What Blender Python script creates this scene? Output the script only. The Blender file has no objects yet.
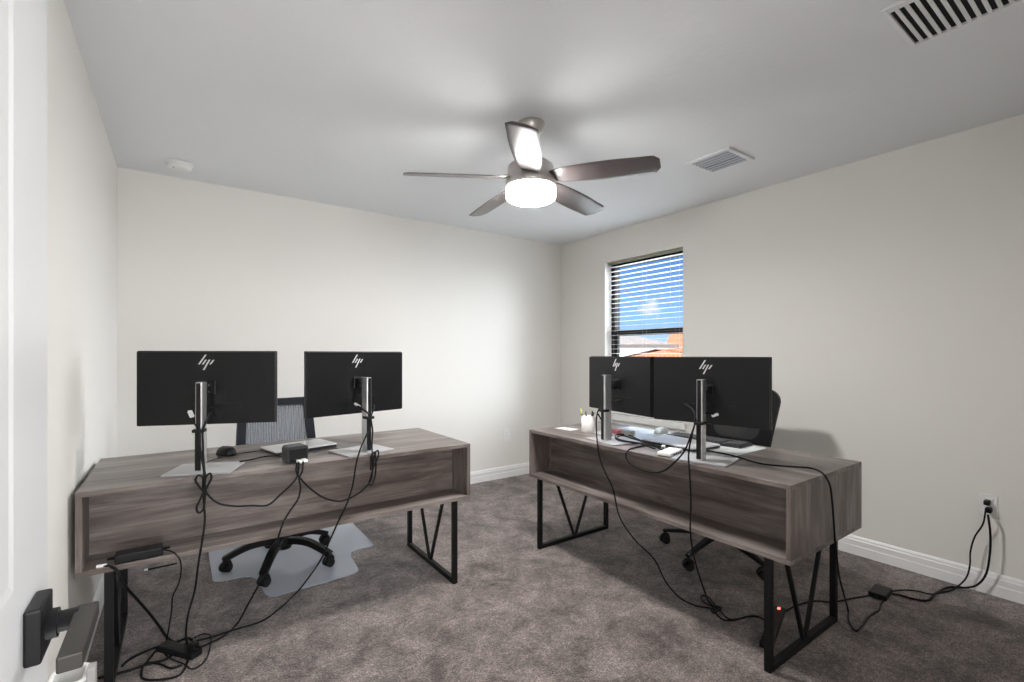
import bpy, bmesh, math, random
from mathutils import Vector, Matrix

C = bpy.context.scene.collection
SC = bpy.context.scene
PI = math.pi
random.seed(7)

# ------------------------------------------------------------------ camera
CAM_H = 1.242
F_PX = 471.6
cam = bpy.data.cameras.new('camera')
cam_ob = bpy.data.objects.new('camera', cam)
C.objects.link(cam_ob)
cam.sensor_fit = 'HORIZONTAL'
cam.sensor_width = 36.0
cam.lens = 36.0 * F_PX / 1024.0
cam.shift_y = (354.2 - 341.0) / 1024.0
cam.clip_start = 0.02
cam.clip_end = 400
cam_ob.location = (0, 0, CAM_H)
cam_ob.rotation_euler = (PI / 2, 0, -math.radians(35.35))
SC.camera = cam_ob

# ------------------------------------------------------------------ exposure
SC.view_settings.view_transform = 'Standard'
SC.view_settings.look = 'None'
SC.view_settings.exposure = 1.20
SC.view_settings.gamma = 1.0
SC.view_settings.use_curve_mapping = False

# ------------------------------------------------------------------ sky
LAMP_STRENGTH = 118.0      # ceiling fan lamp, underside
LAMP_SIDE = 36.0
HALL_POWER = 20.0
HALL_BACK_FILL = 62.0
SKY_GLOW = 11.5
world = bpy.data.worlds.new('sky')
SC.world = world
world.use_nodes = True
wn = world.node_tree.nodes
wl = world.node_tree.links
wn.clear()
w_out = wn.new('ShaderNodeOutputWorld')
w_bg = wn.new('ShaderNodeBackground')
w_tc = wn.new('ShaderNodeTexCoord')
w_sep = wn.new('ShaderNodeSeparateXYZ')
w_ramp = wn.new('ShaderNodeValToRGB')
wl.new(w_tc.outputs['Generated'], w_sep.inputs[0])
wl.new(w_sep.outputs['Z'], w_ramp.inputs[0])
cr = w_ramp.color_ramp
cr.elements[0].position = 0.0
cr.elements[0].color = (0.34, 0.42, 0.52, 1)
cr.elements[1].position = 0.22
cr.elements[1].color = (0.036, 0.120, 0.345, 1)
e = cr.elements.new(0.36)
e.color = (0.05, 0.16, 0.43, 1)
e = cr.elements.new(0.60)
e.color = (4.6, 5.0, 5.6, 1)  # upper sky brightened out of view to add light on the right desk
e = cr.elements.new(0.07)
e.color = (0.17, 0.31, 0.51, 1)
# small clouds from noise
w_noise = wn.new('ShaderNodeTexNoise')
w_noise.inputs['Scale'].default_value = 9.0
w_noise.inputs['Detail'].default_value = 5.0
w_map = wn.new('ShaderNodeMapping')
w_map.inputs['Scale'].default_value = (1, 1, 2.6)
w_map.inputs['Location'].default_value = (0.35, 0.1, 0.2)
wl.new(w_tc.outputs['Generated'], w_map.inputs[0])
wl.new(w_map.outputs[0], w_noise.inputs['Vector'])
w_cr = wn.new('ShaderNodeValToRGB')
w_cr.color_ramp.elements[0].position = 0.62
w_cr.color_ramp.elements[1].position = 0.74
wl.new(w_noise.outputs['Fac'], w_cr.inputs[0])
# one small white cloud in the direction of the window view
w_dot = wn.new('ShaderNodeVectorMath')
w_dot.operation = 'DISTANCE'
cdir = Vector((81.72, 64.63, 9.8)).normalized()
w_dot.inputs[1].default_value = cdir
wl.new(w_tc.outputs['Generated'], w_dot.inputs[0])
w_n2 = wn.new('ShaderNodeTexNoise')
w_n2.inputs['Scale'].default_value = 60.0
w_n2.inputs['Detail'].default_value = 4.0
wl.new(w_tc.outputs['Generated'], w_n2.inputs['Vector'])
w_ma = wn.new('ShaderNodeMath')
w_ma.operation = 'MULTIPLY_ADD'
w_ma.inputs[1].default_value = 0.045
wl.new(w_n2.outputs['Fac'], w_ma.inputs[0])
wl.new(w_dot.outputs['Value'], w_ma.inputs[2])
w_cl = wn.new('ShaderNodeMapRange')
w_cl.inputs['From Min'].default_value = 0.028
w_cl.inputs['From Max'].default_value = 0.044
w_cl.inputs['To Min'].default_value = 0.8
w_cl.inputs['To Max'].default_value = 0.0
wl.new(w_ma.outputs[0], w_cl.inputs['Value'])
w_max = wn.new('ShaderNodeMath')
w_max.operation = 'MAXIMUM'
wl.new(w_cl.outputs[0], w_max.inputs[0])
wl.new(w_cr.outputs['Color'], w_max.inputs[1])
w_mix = wn.new('ShaderNodeMixRGB')
w_mix.inputs['Color2'].default_value = (0.45, 0.46, 0.48, 1)
wl.new(w_cl.outputs[0], w_mix.inputs['Fac'])
wl.new(w_ramp.outputs['Color'], w_mix.inputs['Color1'])
# glow added to an unseen side of the sky to brighten the walls
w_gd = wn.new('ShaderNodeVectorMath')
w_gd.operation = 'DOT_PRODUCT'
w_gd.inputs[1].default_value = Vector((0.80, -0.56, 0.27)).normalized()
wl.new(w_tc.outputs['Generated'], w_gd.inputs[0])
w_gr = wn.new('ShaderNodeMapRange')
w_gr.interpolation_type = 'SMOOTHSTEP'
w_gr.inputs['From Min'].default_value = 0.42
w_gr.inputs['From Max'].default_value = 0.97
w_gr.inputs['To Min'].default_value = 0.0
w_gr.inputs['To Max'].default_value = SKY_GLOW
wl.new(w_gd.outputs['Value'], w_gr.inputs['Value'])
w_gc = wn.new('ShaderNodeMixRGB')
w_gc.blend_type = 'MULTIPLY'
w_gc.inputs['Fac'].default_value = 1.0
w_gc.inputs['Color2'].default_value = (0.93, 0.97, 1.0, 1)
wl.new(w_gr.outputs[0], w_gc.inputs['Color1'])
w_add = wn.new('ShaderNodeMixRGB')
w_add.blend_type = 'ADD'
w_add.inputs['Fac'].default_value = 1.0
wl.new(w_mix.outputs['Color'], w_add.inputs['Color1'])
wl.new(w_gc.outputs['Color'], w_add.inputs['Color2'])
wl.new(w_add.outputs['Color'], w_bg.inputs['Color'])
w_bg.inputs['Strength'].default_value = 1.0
wl.new(w_bg.outputs[0], w_out.inputs[0])

# ------------------------------------------------------------------ sun
sun_d = bpy.data.lights.new('sun', 'SUN')
sun_d.energy = 2.6
sun_d.angle = math.radians(0.6)
sun_d.color = (1.0, 0.95, 0.88)
sun = bpy.data.objects.new('sun', sun_d)
C.objects.link(sun)
sun.rotation_euler = Vector((0.70, 0.50, -0.50)).to_track_quat('-Z', 'Y').to_euler()

# unseen fill light added under the hallway ceiling, reaching in through the doorway
hall_d = bpy.data.lights.new('hall_top_fill', 'AREA')
hall_d.shape = 'DISK'
hall_d.size = 0.7
hall_d.energy = HALL_POWER
hall_d.color = (1.0, 0.985, 0.97)
hall = bpy.data.objects.new('hall_top_fill', hall_d)
C.objects.link(hall)
hall.location = (0.35, -1.1, 2.40)
# second unseen fill, a panel added at the hallway's end facing the doorway
back_fill_d = bpy.data.lights.new('hall_back_fill', 'AREA')
back_fill_d.shape = 'RECTANGLE'
back_fill_d.size = 2.6
back_fill_d.size_y = 1.7
back_fill_d.energy = HALL_BACK_FILL
back_fill_d.color = (0.98, 0.99, 1.0)
hw = bpy.data.objects.new('hall_back_fill', back_fill_d)
C.objects.link(hw)
hw.location = (0.35, -2.18, 1.20)
hw.rotation_euler = (PI / 2, 0, 0)

# ------------------------------------------------------------------ materials
def new_mat(name):
    m = bpy.data.materials.new(name)
    m.use_nodes = True
    return m, m.node_tree.nodes, m.node_tree.links, m.node_tree.nodes['Principled BSDF']

def plain(name, col, rough=0.5, metal=0.0, bump=0.0, bscale=200.0, var=0.06, vscale=8.0, coat=0.0, spec=None):
    m, n, l, p = new_mat(name)
    p.inputs['Roughness'].default_value = rough
    p.inputs['Metallic'].default_value = metal
    if coat:
        p.inputs['Coat Weight'].default_value = coat
        p.inputs['Coat Roughness'].default_value = 0.12
    if spec is not None:
        p.inputs['Specular IOR Level'].default_value = spec
    tc = n.new('ShaderNodeTexCoord')
    no = n.new('ShaderNodeTexNoise')
    no.inputs['Scale'].default_value = vscale
    no.inputs['Detail'].default_value = 3
    l.new(tc.outputs['Object'], no.inputs['Vector'])
    mx = n.new('ShaderNodeMixRGB')
    mx.inputs['Color1'].default_value = tuple(c * (1 - var) for c in col) + (1,)
    mx.inputs['Color2'].default_value = tuple(min(1, c * (1 + var)) for c in col) + (1,)
    l.new(no.outputs['Fac'], mx.inputs['Fac'])
    l.new(mx.outputs['Color'], p.inputs['Base Color'])
    if bump:
        nb = n.new('ShaderNodeTexNoise')
        nb.inputs['Scale'].default_value = bscale
        nb.inputs['Detail'].default_value = 4
        l.new(tc.outputs['Object'], nb.inputs['Vector'])
        bp = n.new('ShaderNodeBump')
        bp.inputs['Strength'].default_value = bump
        bp.inputs['Distance'].default_value = 0.004
        l.new(nb.outputs['Fac'], bp.inputs['Height'])
        l.new(bp.outputs[0], p.inputs['Normal'])
    return m

def wood(name, axis, c0, c1, c2, rough=0.36):
    """grey-brown laminate, grain running along one object axis"""
    m, n, l, p = new_mat(name)
    p.inputs['Roughness'].default_value = rough
    tc = n.new('ShaderNodeTexCoord')
    mp = n.new('ShaderNodeMapping')
    s = [7.0, 7.0, 7.0]
    s['xyz'.index(axis)] = 0.95
    mp.inputs['Scale'].default_value = s
    l.new(tc.outputs['Object'], mp.inputs[0])
    # slow warp so the grain wanders
    nw = n.new('ShaderNodeTexNoise')
    nw.inputs['Scale'].default_value = 1.3
    nw.inputs['Detail'].default_value = 2
    l.new(mp.outputs[0], nw.inputs['Vector'])
    wa = n.new('ShaderNodeMixRGB')
    wa.blend_type = 'ADD'
    wa.inputs['Fac'].default_value = 0.9
    l.new(mp.outputs[0], wa.inputs['Color1'])
    l.new(nw.outputs['Color'], wa.inputs['Color2'])
    n1 = n.new('ShaderNodeTexNoise')
    n1.inputs['Scale'].default_value = 1.8
    n1.inputs['Detail'].default_value = 9
    n1.inputs['Roughness'].default_value = 0.62
    l.new(wa.outputs['Color'], n1.inputs['Vector'])
    r1 = n.new('ShaderNodeValToRGB')
    r1.color_ramp.elements[0].position = 0.30
    r1.color_ramp.elements[0].color = c0 + (1,)
    r1.color_ramp.elements[1].position = 0.72
    r1.color_ramp.elements[1].color = c2 + (1,)
    em = r1.color_ramp.elements.new(0.48)
    em.color = c1 + (1,)
    l.new(n1.outputs['Fac'], r1.inputs[0])
    # fine pores
    mp2 = n.new('ShaderNodeMapping')
    s2 = [160.0, 160.0, 160.0]
    s2['xyz'.index(axis)] = 5.0
    mp2.inputs['Scale'].default_value = s2
    l.new(tc.outputs['Object'], mp2.inputs[0])
    n2 = n.new('ShaderNodeTexNoise')
    n2.inputs['Scale'].default_value = 1.0
    n2.inputs['Detail'].default_value = 3
    l.new(mp2.outputs[0], n2.inputs['Vector'])
    r2 = n.new('ShaderNodeValToRGB')
    r2.color_ramp.elements[0].position = 0.33
    r2.color_ramp.elements[0].color = (0.72, 0.70, 0.69, 1)
    r2.color_ramp.elements[1].position = 0.5
    r2.color_ramp.elements[1].color = (1, 1, 1, 1)
    l.new(n2.outputs['Fac'], r2.inputs[0])
    # a few dark knots
    mp3 = n.new('ShaderNodeMapping')
    s3 = [7.0, 7.0, 7.0]
    s3['xyz'.index(axis)] = 2.6
    mp3.inputs['Scale'].default_value = s3
    l.new(tc.outputs['Object'], mp3.inputs[0])
    vo = n.new('ShaderNodeTexVoronoi')
    vo.inputs['Scale'].default_value = 1.0
    l.new(mp3.outputs[0], vo.inputs['Vector'])
    r3 = n.new('ShaderNodeValToRGB')
    r3.color_ramp.elements[0].position = 0.03
    r3.color_ramp.elements[0].color = (0.45, 0.42, 0.40, 1)
    r3.color_ramp.elements[1].position = 0.10
    r3.color_ramp.elements[1].color = (1, 1, 1, 1)
    l.new(vo.outputs['Distance'], r3.inputs[0])
    m1 = n.new('ShaderNodeMixRGB')
    m1.blend_type = 'MULTIPLY'
    m1.inputs['Fac'].default_value = 1
    l.new(r1.outputs['Color'], m1.inputs['Color1'])
    l.new(r2.outputs['Color'], m1.inputs['Color2'])
    m2 = n.new('ShaderNodeMixRGB')
    m2.blend_type = 'MULTIPLY'
    m2.inputs['Fac'].default_value = 0.8
    l.new(m1.outputs['Color'], m2.inputs['Color1'])
    l.new(r3.outputs['Color'], m2.inputs['Color2'])
    l.new(m2.outputs['Color'], p.inputs['Base Color'])
    bp = n.new('ShaderNodeBump')
    bp.inputs['Strength'].default_value = 0.15
    bp.inputs['Distance'].default_value = 0.001
    l.new(n2.outputs['Fac'], bp.inputs['Height'])
    l.new(bp.outputs[0], p.inputs['Normal'])
    return m

def carpet_mat():
    m, n, l, p = new_mat('carpet')
    p.inputs['Roughness'].default_value = 0.95
    p.inputs['Specular IOR Level'].default_value = 0.1
    p.inputs['Sheen Weight'].default_value = 0.25
    p.inputs['Sheen Roughness'].default_value = 0.5
    tc = n.new('ShaderNodeTexCoord')
    big = n.new('ShaderNodeTexNoise')
    big.inputs['Scale'].default_value = 5.0
    big.inputs['Detail'].default_value = 7
    big.inputs['Roughness'].default_value = 0.78
    big.inputs['Distortion'].default_value = 0.4
    l.new(tc.outputs['Object'], big.inputs['Vector'])
    r = n.new('ShaderNodeValToRGB')
    r.color_ramp.elements[0].position = 0.38
    r.color_ramp.elements[0].color = (0.086, 0.069, 0.064, 1)
    r.color_ramp.elements[1].position = 0.63
    r.color_ramp.elements[1].color = (0.285, 0.236, 0.218, 1)
    l.new(big.outputs['Fac'], r.inputs[0])
    fine = n.new('ShaderNodeTexNoise')
    fine.inputs['Scale'].default_value = 150.0
    fine.inputs['Detail'].default_value = 3
    l.new(tc.outputs['Object'], fine.inputs['Vector'])
    r2 = n.new('ShaderNodeValToRGB')
    r2.color_ramp.elements[0].position = 0.32
    r2.color_ramp.elements[0].color = (0.42, 0.42, 0.42, 1)
    r2.color_ramp.elements[1].position = 0.66
    r2.color_ramp.elements[1].color = (1.45, 1.45, 1.45, 1)
    l.new(fine.outputs['Fac'], r2.inputs[0])
    mx = n.new('ShaderNodeMixRGB')
    mx.blend_type = 'MULTIPLY'
    mx.inputs['Fac'].default_value = 1
    l.new(r.outputs['Color'], mx.inputs['Color1'])
    l.new(r2.outputs['Color'], mx.inputs['Color2'])
    mid = n.new('ShaderNodeTexNoise')
    mid.inputs['Scale'].default_value = 48.0
    mid.inputs['Detail'].default_value = 5
    mid.inputs['Roughness'].default_value = 0.8
    l.new(tc.outputs['Object'], mid.inputs['Vector'])
    r4 = n.new('ShaderNodeValToRGB')
    r4.color_ramp.elements[0].position = 0.38
    r4.color_ramp.elements[0].color = (0.62, 0.62, 0.62, 1)
    r4.color_ramp.elements[1].position = 0.62
    r4.color_ramp.elements[1].color = (1.3, 1.3, 1.3, 1)
    l.new(mid.outputs['Fac'], r4.inputs[0])
    mx4 = n.new('ShaderNodeMixRGB')
    mx4.blend_type = 'MULTIPLY'
    mx4.inputs['Fac'].default_value = 1
    l.new(mx.outputs['Color'], mx4.inputs['Color1'])
    l.new(r4.outputs['Color'], mx4.inputs['Color2'])
    l.new(mx4.outputs['Color'], p.inputs['Base Color'])
    bp = n.new('ShaderNodeBump')
    bp.inputs['Strength'].default_value = 0.8
    bp.inputs['Distance'].default_value = 0.008
    l.new(fine.outputs['Fac'], bp.inputs['Height'])
    bp2 = n.new('ShaderNodeBump')
    bp2.inputs['Strength'].default_value = 0.12
    bp2.inputs['Distance'].default_value = 0.02
    l.new(big.outputs['Fac'], bp2.inputs['Height'])
    l.new(bp.outputs[0], bp2.inputs['Normal'])
    l.new(bp2.outputs[0], p.inputs['Normal'])
    return m

def glass_mat():
    m, n, l, p = new_mat('window_glass')
    n.remove(p)
    out = n['Material Output']
    t = n.new('ShaderNodeBsdfTransparent')
    t.inputs[0].default_value = (0.93, 0.95, 0.96, 1)
    g = n.new('ShaderNodeBsdfGlossy')
    g.inputs['Roughness'].default_value = 0.02
    fr = n.new('ShaderNodeFresnel')
    fr.inputs[0].default_value = 1.18
    mx = n.new('ShaderNodeMixShader')
    l.new(fr.outputs[0], mx.inputs[0])
    l.new(t.outputs[0], mx.inputs[1])
    l.new(g.outputs[0], mx.inputs[2])
    l.new(mx.outputs[0], out.inputs[0])
    return m

def film_mat(name, col, alpha, rough):
    m, n, l, p = new_mat(name)
    p.inputs['Base Color'].default_value = col + (1,)
    p.inputs['Roughness'].default_value = rough
    p.inputs['Alpha'].default_value = alpha
    tc = n.new('ShaderNodeTexCoord')
    no = n.new('ShaderNodeTexNoise')
    no.inputs['Scale'].default_value = 120
    l.new(tc.outputs['Object'], no.inputs['Vector'])
    bp = n.new('ShaderNodeBump')
    bp.inputs['Strength'].default_value = 0.08
    bp.inputs['Distance'].default_value = 0.001
    l.new(no.outputs['Fac'], bp.inputs['Height'])
    l.new(bp.outputs[0], p.inputs['Normal'])
    return m

def emit_mat(name, col, strength):
    m, n, l, p = new_mat(name)
    p.inputs['Base Color'].default_value = (0.9, 0.9, 0.88, 1)
    p.inputs['Emission Color'].default_value = col + (1,)
    p.inputs['Emission Strength'].default_value = strength
    return m

def tile_roof(name, c0, c1):
    m, n, l, p = new_mat(name)
    p.inputs['Roughness'].default_value = 0.95
    p.inputs['Specular IOR Level'].default_value = 0.0
    tc = n.new('ShaderNodeTexCoord')
    wv = n.new('ShaderNodeTexWave')
    wv.inputs['Scale'].default_value = 2.6
    wv.inputs['Distortion'].default_value = 0.6
    l.new(tc.outputs['Object'], wv.inputs['Vector'])
    mx = n.new('ShaderNodeMixRGB')
    mx.inputs['Color1'].default_value = c0 + (1,)
    mx.inputs['Color2'].default_value = c1 + (1,)
    l.new(wv.outputs['Fac'], mx.inputs['Fac'])
    l.new(mx.outputs['Color'], p.inputs['Base Color'])
    return m

M = {}
M['wall'] = plain('wall_paint', (0.775, 0.752, 0.715), 0.75, bump=0.05, bscale=260, var=0.012, vscale=2)
M['ceiling'] = plain('ceiling_paint', (0.80, 0.812, 0.832), 0.85, bump=0.35, bscale=42, var=0.012, vscale=3)
M['trim'] = plain('white_trim', (0.82, 0.82, 0.815), 0.38, var=0.012)
M['door'] = plain('door_paint', (0.72, 0.73, 0.745), 0.35, var=0.01)
M['carpet'] = carpet_mat()
W0, W1, W2 = (0.052, 0.041, 0.037), (0.125, 0.101, 0.091), (0.285, 0.250, 0.234)
M['wood_x'] = wood('laminate_lengthwise', 'x', W0, W1, W2)
M['wood_z'] = wood('laminate_upright', 'z', W0, W1, W2)
M['wood_y'] = wood('laminate_crosswise', 'y', W0, W1, W2)
M['black_metal'] = plain('black_powder_coat', (0.006, 0.006, 0.0065), 0.5, spec=0.22)
M['black_plastic'] = plain('black_plastic', (0.007, 0.007, 0.008), 0.45, spec=0.25)
M['monitor_black'] = plain('monitor_back_plastic', (0.0052, 0.0055, 0.0062), 0.38, spec=0.28)
M['screen'] = plain('screen_glass', (0.006, 0.006, 0.007), 0.12)
M['dark_grey'] = plain('dark_grey_plastic', (0.026, 0.027, 0.030), 0.45)
M['silver'] = plain('silver_metal', (0.56, 0.56, 0.57), 0.34, metal=0.85)
M['silver_paint'] = plain('silver_paint', (0.37, 0.37, 0.385), 0.35, metal=0.25)
M['logo'] = plain('logo_silver', (0.60, 0.60, 0.61), 0.3, metal=0.3)
M['nickel'] = plain('brushed_nickel', (0.50, 0.475, 0.455), 0.34, metal=0.8)
M['blade'] = plain('fan_blade_finish', (0.080, 0.066, 0.066), 0.30, var=0.25, vscale=6, coat=0.25)
M['lamp_glass'] = emit_mat('lit_opal_glass', (1.0, 0.985, 0.965), LAMP_SIDE)
M['lamp_under'] = emit_mat('lit_opal_underside', (1.0, 0.985, 0.965), LAMP_STRENGTH)
M['white_plastic'] = plain('white_plastic', (0.80, 0.80, 0.79), 0.4, var=0.02)
M['white_paint'] = plain('white_enamel', (0.80, 0.81, 0.82), 0.4, var=0.02)
M['louver'] = plain('louver_grey', (0.46, 0.48, 0.53), 0.45, var=0.02)
M['duct'] = plain('duct_shade', (0.010, 0.010, 0.011), 0.9)  # near-black colour standing in for the shade inside the vents
M['bronze'] = plain('dark_bronze_frame', (0.004, 0.004, 0.0045), 0.6, spec=0.12)
M['glass'] = glass_mat()
M['slat'] = plain('white_blind_slat', (0.83, 0.83, 0.82), 0.45, var=0.01)
M['headrail'] = plain('olive_headrail', (0.30, 0.29, 0.22), 0.6)
M['cord_w'] = plain('white_cord', (0.45, 0.45, 0.44), 0.8)
M['marble'] = plain('cultured_marble', (0.80, 0.80, 0.79), 0.25, var=0.06, vscale=14)
M['cord'] = plain('black_cord', (0.0045, 0.0045, 0.005), 0.55, spec=0.22)
M['bronze_lever'] = plain('dark_bronze_lever', (0.022, 0.020, 0.017), 0.42, metal=0.1)
M['bronze_rose'] = plain('black_rose_plate', (0.005, 0.0055, 0.0065), 0.42, spec=0.28)
M['mesh'] = plain('grey_chair_mesh', (0.17, 0.185, 0.215), 0.8)
M['chair_black'] = plain('black_chair_plastic', (0.0045, 0.0045, 0.005), 0.5, spec=0.25)
M['chair_frame'] = plain('blue_black_frame', (0.008, 0.010, 0.016), 0.5, spec=0.25)
M['fabric'] = plain('black_fabric', (0.006, 0.006, 0.007), 0.9, bump=0.4, bscale=500)
M['mat'] = film_mat('clear_vinyl', (0.66, 0.70, 0.78), 0.55, 0.16)
M['desk_pad'] = plain('pale_desk_pad', (0.82, 0.87, 0.87), 0.22, var=0.01)
M['laptop'] = plain('silver_laptop', (0.80, 0.80, 0.81), 0.30, metal=0.05)
M['key'] = plain('dark_keys', (0.035, 0.036, 0.040), 0.5)
M['keyboard'] = plain('charcoal_keyboard', (0.010, 0.011, 0.015), 0.45)
M['bin'] = plain('bin_plastic', (0.58, 0.58, 0.57), 0.45, var=0.02)
M['board'] = plain('grey_white_board', (0.36, 0.355, 0.35), 0.5, var=0.02)
M['paper'] = plain('white_paper', (0.60, 0.60, 0.59), 0.8, var=0.01)
M['pink'] = plain('pink_paper', (0.72, 0.24, 0.26), 0.8)
M['yellow'] = plain('yellow_green_plastic', (0.55, 0.60, 0.05), 0.4)
M['ceramic'] = plain('white_ceramic', (0.78, 0.76, 0.75), 0.3, var=0.01)
M['red_led'] = emit_mat('red_switch_light', (1.0, 0.05, 0.04), 2.5)
M['grey_box'] = plain('grey_card', (0.55, 0.55, 0.55), 0.7)
M['mouse_grey'] = plain('pale_mouse_shell', (0.48, 0.53, 0.55), 0.35)
M['stucco'] = plain('white_stucco', (0.50, 0.495, 0.48), 0.9)
M['tan_roof'] = tile_roof('taupe_roof_tile', (0.066, 0.057, 0.051), (0.090, 0.078, 0.071))
M['terra'] = tile_roof('terracotta_roof_tile', (0.105, 0.043, 0.024), (0.145, 0.064, 0.036))
M['fascia'] = plain('dark_fascia', (0.05, 0.035, 0.03), 0.7)
M['lawn'] = plain('sunlit_ground', (0.45, 0.44, 0.41), 0.95, var=0.3, vscale=0.6)

# ------------------------------------------------------------------ mesh helpers
def box(bm, c, s, bevel=0.0, rot=None, seg=2):
    """box by centre and size"""
    r = bmesh.ops.create_cube(bm, size=1.0)
    vs = r['verts']
    bmesh.ops.scale(bm, vec=s, verts=vs)
    if bevel > 0:
        es = list({e for v in vs for e in v.link_edges})
        b = bmesh.ops.bevel(bm, geom=es, offset=bevel, segments=seg, affect='EDGES', profile=0.5)
        vs = list({v for f in b['faces'] for v in f.verts} | {v for v in vs if v.is_valid})
        seen, stack = set(vs), list(vs)
        while stack:
            v = stack.pop()
            for e in v.link_edges:
                w = e.other_vert(v)
                if w not in seen:
                    seen.add(w)
                    stack.append(w)
        vs = list(seen)
    mt = Matrix.Translation(c)
    if rot is not None:
        mt = mt @ rot
    bmesh.ops.transform(bm, matrix=mt, verts=vs)
    return vs

def bx(bm, x0, x1, y0, y1, z0, z1, bevel=0.0):
    return box(bm, ((x0 + x1) / 2, (y0 + y1) / 2, (z0 + z1) / 2), (abs(x1 - x0), abs(y1 - y0), abs(z1 - z0)), bevel)

def lathe(bm, prof, n=32, mt=None, smooth=True):
    rings = []
    for r, z in prof:
        if r < 1e-6:
            rings.append([bm.verts.new((0, 0, z))])
        else:
            rings.append([bm.verts.new((r * math.cos(2 * PI * k / n), r * math.sin(2 * PI * k / n), z)) for k in range(n)])
    for a, b in zip(rings, rings[1:]):
        for k in range(n):
            k2 = (k + 1) % n
            if len(a) == 1 and len(b) == 1:
                continue
            if len(a) == 1:
                f = bm.faces.new((a[0], b[k2], b[k]))
            elif len(b) == 1:
                f = bm.faces.new((a[k], a[k2], b[0]))
            else:
                f = bm.faces.new((a[k], a[k2], b[k2], b[k]))
            f.smooth = smooth
    vs = [v for r in rings for v in r]
    if mt is not None:
        bmesh.ops.transform(bm, matrix=mt, verts=vs)
    return vs

def cyl(bm, p0, p1, r, n=20, r1=None):
    p0, p1 = Vector(p0), Vector(p1)
    d = p1 - p0
    q = d.to_track_quat('Z', 'Y').to_matrix().to_4x4()
    L = d.length
    r1 = r if r1 is None else r1
    return lathe(bm, [(0, 0), (r, 0), (r, 0), (r1, L), (r1, L), (0, L)], n, Matrix.Translation(p0) @ q)

def smooth_path(pts, sub=6):
    P = [Vector(p) for p in pts]
    out = []
    for i in range(len(P) - 1):
        p0 = P[max(i - 1, 0)]
        p1, p2 = P[i], P[i + 1]
        p3 = P[min(i + 2, len(P) - 1)]
        # centripetal Catmull-Rom
        def tj(a, b):
            return max((b - a).length, 1e-4) ** 0.5
        t0 = 0.0
        t1 = t0 + tj(p0, p1)
        t2 = t1 + tj(p1, p2)
        t3 = t2 + tj(p2, p3)
        for k in range(sub):
            t = t1 + (t2 - t1) * k / sub
            a1 = p0 * ((t1 - t) / (t1 - t0)) + p1 * ((t - t0) / (t1 - t0))
            a2 = p1 * ((t2 - t) / (t2 - t1)) + p2 * ((t - t1) / (t2 - t1))
            a3 = p2 * ((t3 - t) / (t3 - t2)) + p3 * ((t - t2) / (t3 - t2))
            b1 = a1 * ((t2 - t) / (t2 - t0)) + a2 * ((t - t0) / (t2 - t0))
            b2 = a2 * ((t3 - t) / (t3 - t1)) + a3 * ((t - t1) / (t3 - t1))
            out.append(b1 * ((t2 - t) / (t2 - t1)) + b2 * ((t - t1) / (t2 - t1)))
    out.append(P[-1])
    return out

def tube(bm, pts, r, n=8, sub=6, smooth=True, zmin=None):
    P = smooth_path(pts, sub) if sub > 1 else [Vector(p) for p in pts]
    if zmin is not None:
        P = [Vector((p.x, p.y, max(p.z, zmin))) for p in P]
    rad = r if callable(r) else (lambda t: r)
    up = Vector((0, 0, 1))
    t0 = (P[1] - P[0]).normalized()
    nrm = t0.orthogonal().normalized()
    rings = []
    for i, p in enumerate(P):
        t = (P[min(i + 1, len(P) - 1)] - P[max(i - 1, 0)])
        t = t.normalized() if t.length > 1e-9 else t0
        nrm = (nrm - t * nrm.dot(t))
        nrm = nrm.normalized() if nrm.length > 1e-6 else t.orthogonal().normalized()
        b = t.cross(nrm)
        rr = rad(i / (len(P) - 1))
        rings.append([bm.verts.new(p + (nrm * math.cos(2 * PI * k / n) + b * math.sin(2 * PI * k / n)) * rr) for k in range(n)])
    for a, b in zip(rings, rings[1:]):
        for k in range(n):
            f = bm.faces.new((a[k], a[(k + 1) % n], b[(k + 1) % n], b[k]))
            f.smooth = smooth
    bm.faces.new(rings[0][::-1])
    bm.faces.new(rings[-1])

def sweep(bm, pts, w, h, sub=6, taper=None, side=None):
    """rectangular section swept along a smooth path; w across, h in the vertical plane"""
    P = smooth_path(pts, sub) if sub > 1 else [Vector(p) for p in pts]
    rings = []
    for i, p in enumerate(P):
        t = (P[min(i + 1, len(P) - 1)] - P[max(i - 1, 0)]).normalized()
        s = side if side is not None else t.cross(Vector((0, 0, 1)))
        s = Vector(s)
        s = s.normalized() if s.length > 1e-6 else Vector((1, 0, 0))
        u = s.cross(t).normalized()
        k = i / (len(P) - 1)
        ww, hh = (w, h) if taper is None else (w * (1 + (taper[0] - 1) * k), h * (1 + (taper[1] - 1) * k))
        c = 0.25
        prof = [(-1 + c, -1), (1 - c, -1), (1, -1 + c), (1, 1 - c), (1 - c, 1), (-1 + c, 1), (-1, 1 - c), (-1, -1 + c)]
        rings.append([bm.verts.new(p + s * (a * ww / 2) + u * (b * hh / 2)) for a, b in prof])
    n = 8
    for a, b in zip(rings, rings[1:]):
        for k in range(n):
            bm.faces.new((a[k], a[(k + 1) % n], b[(k + 1) % n], b[k]))
    bm.faces.new(rings[0][::-1])
    bm.faces.new(rings[-1])

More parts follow.
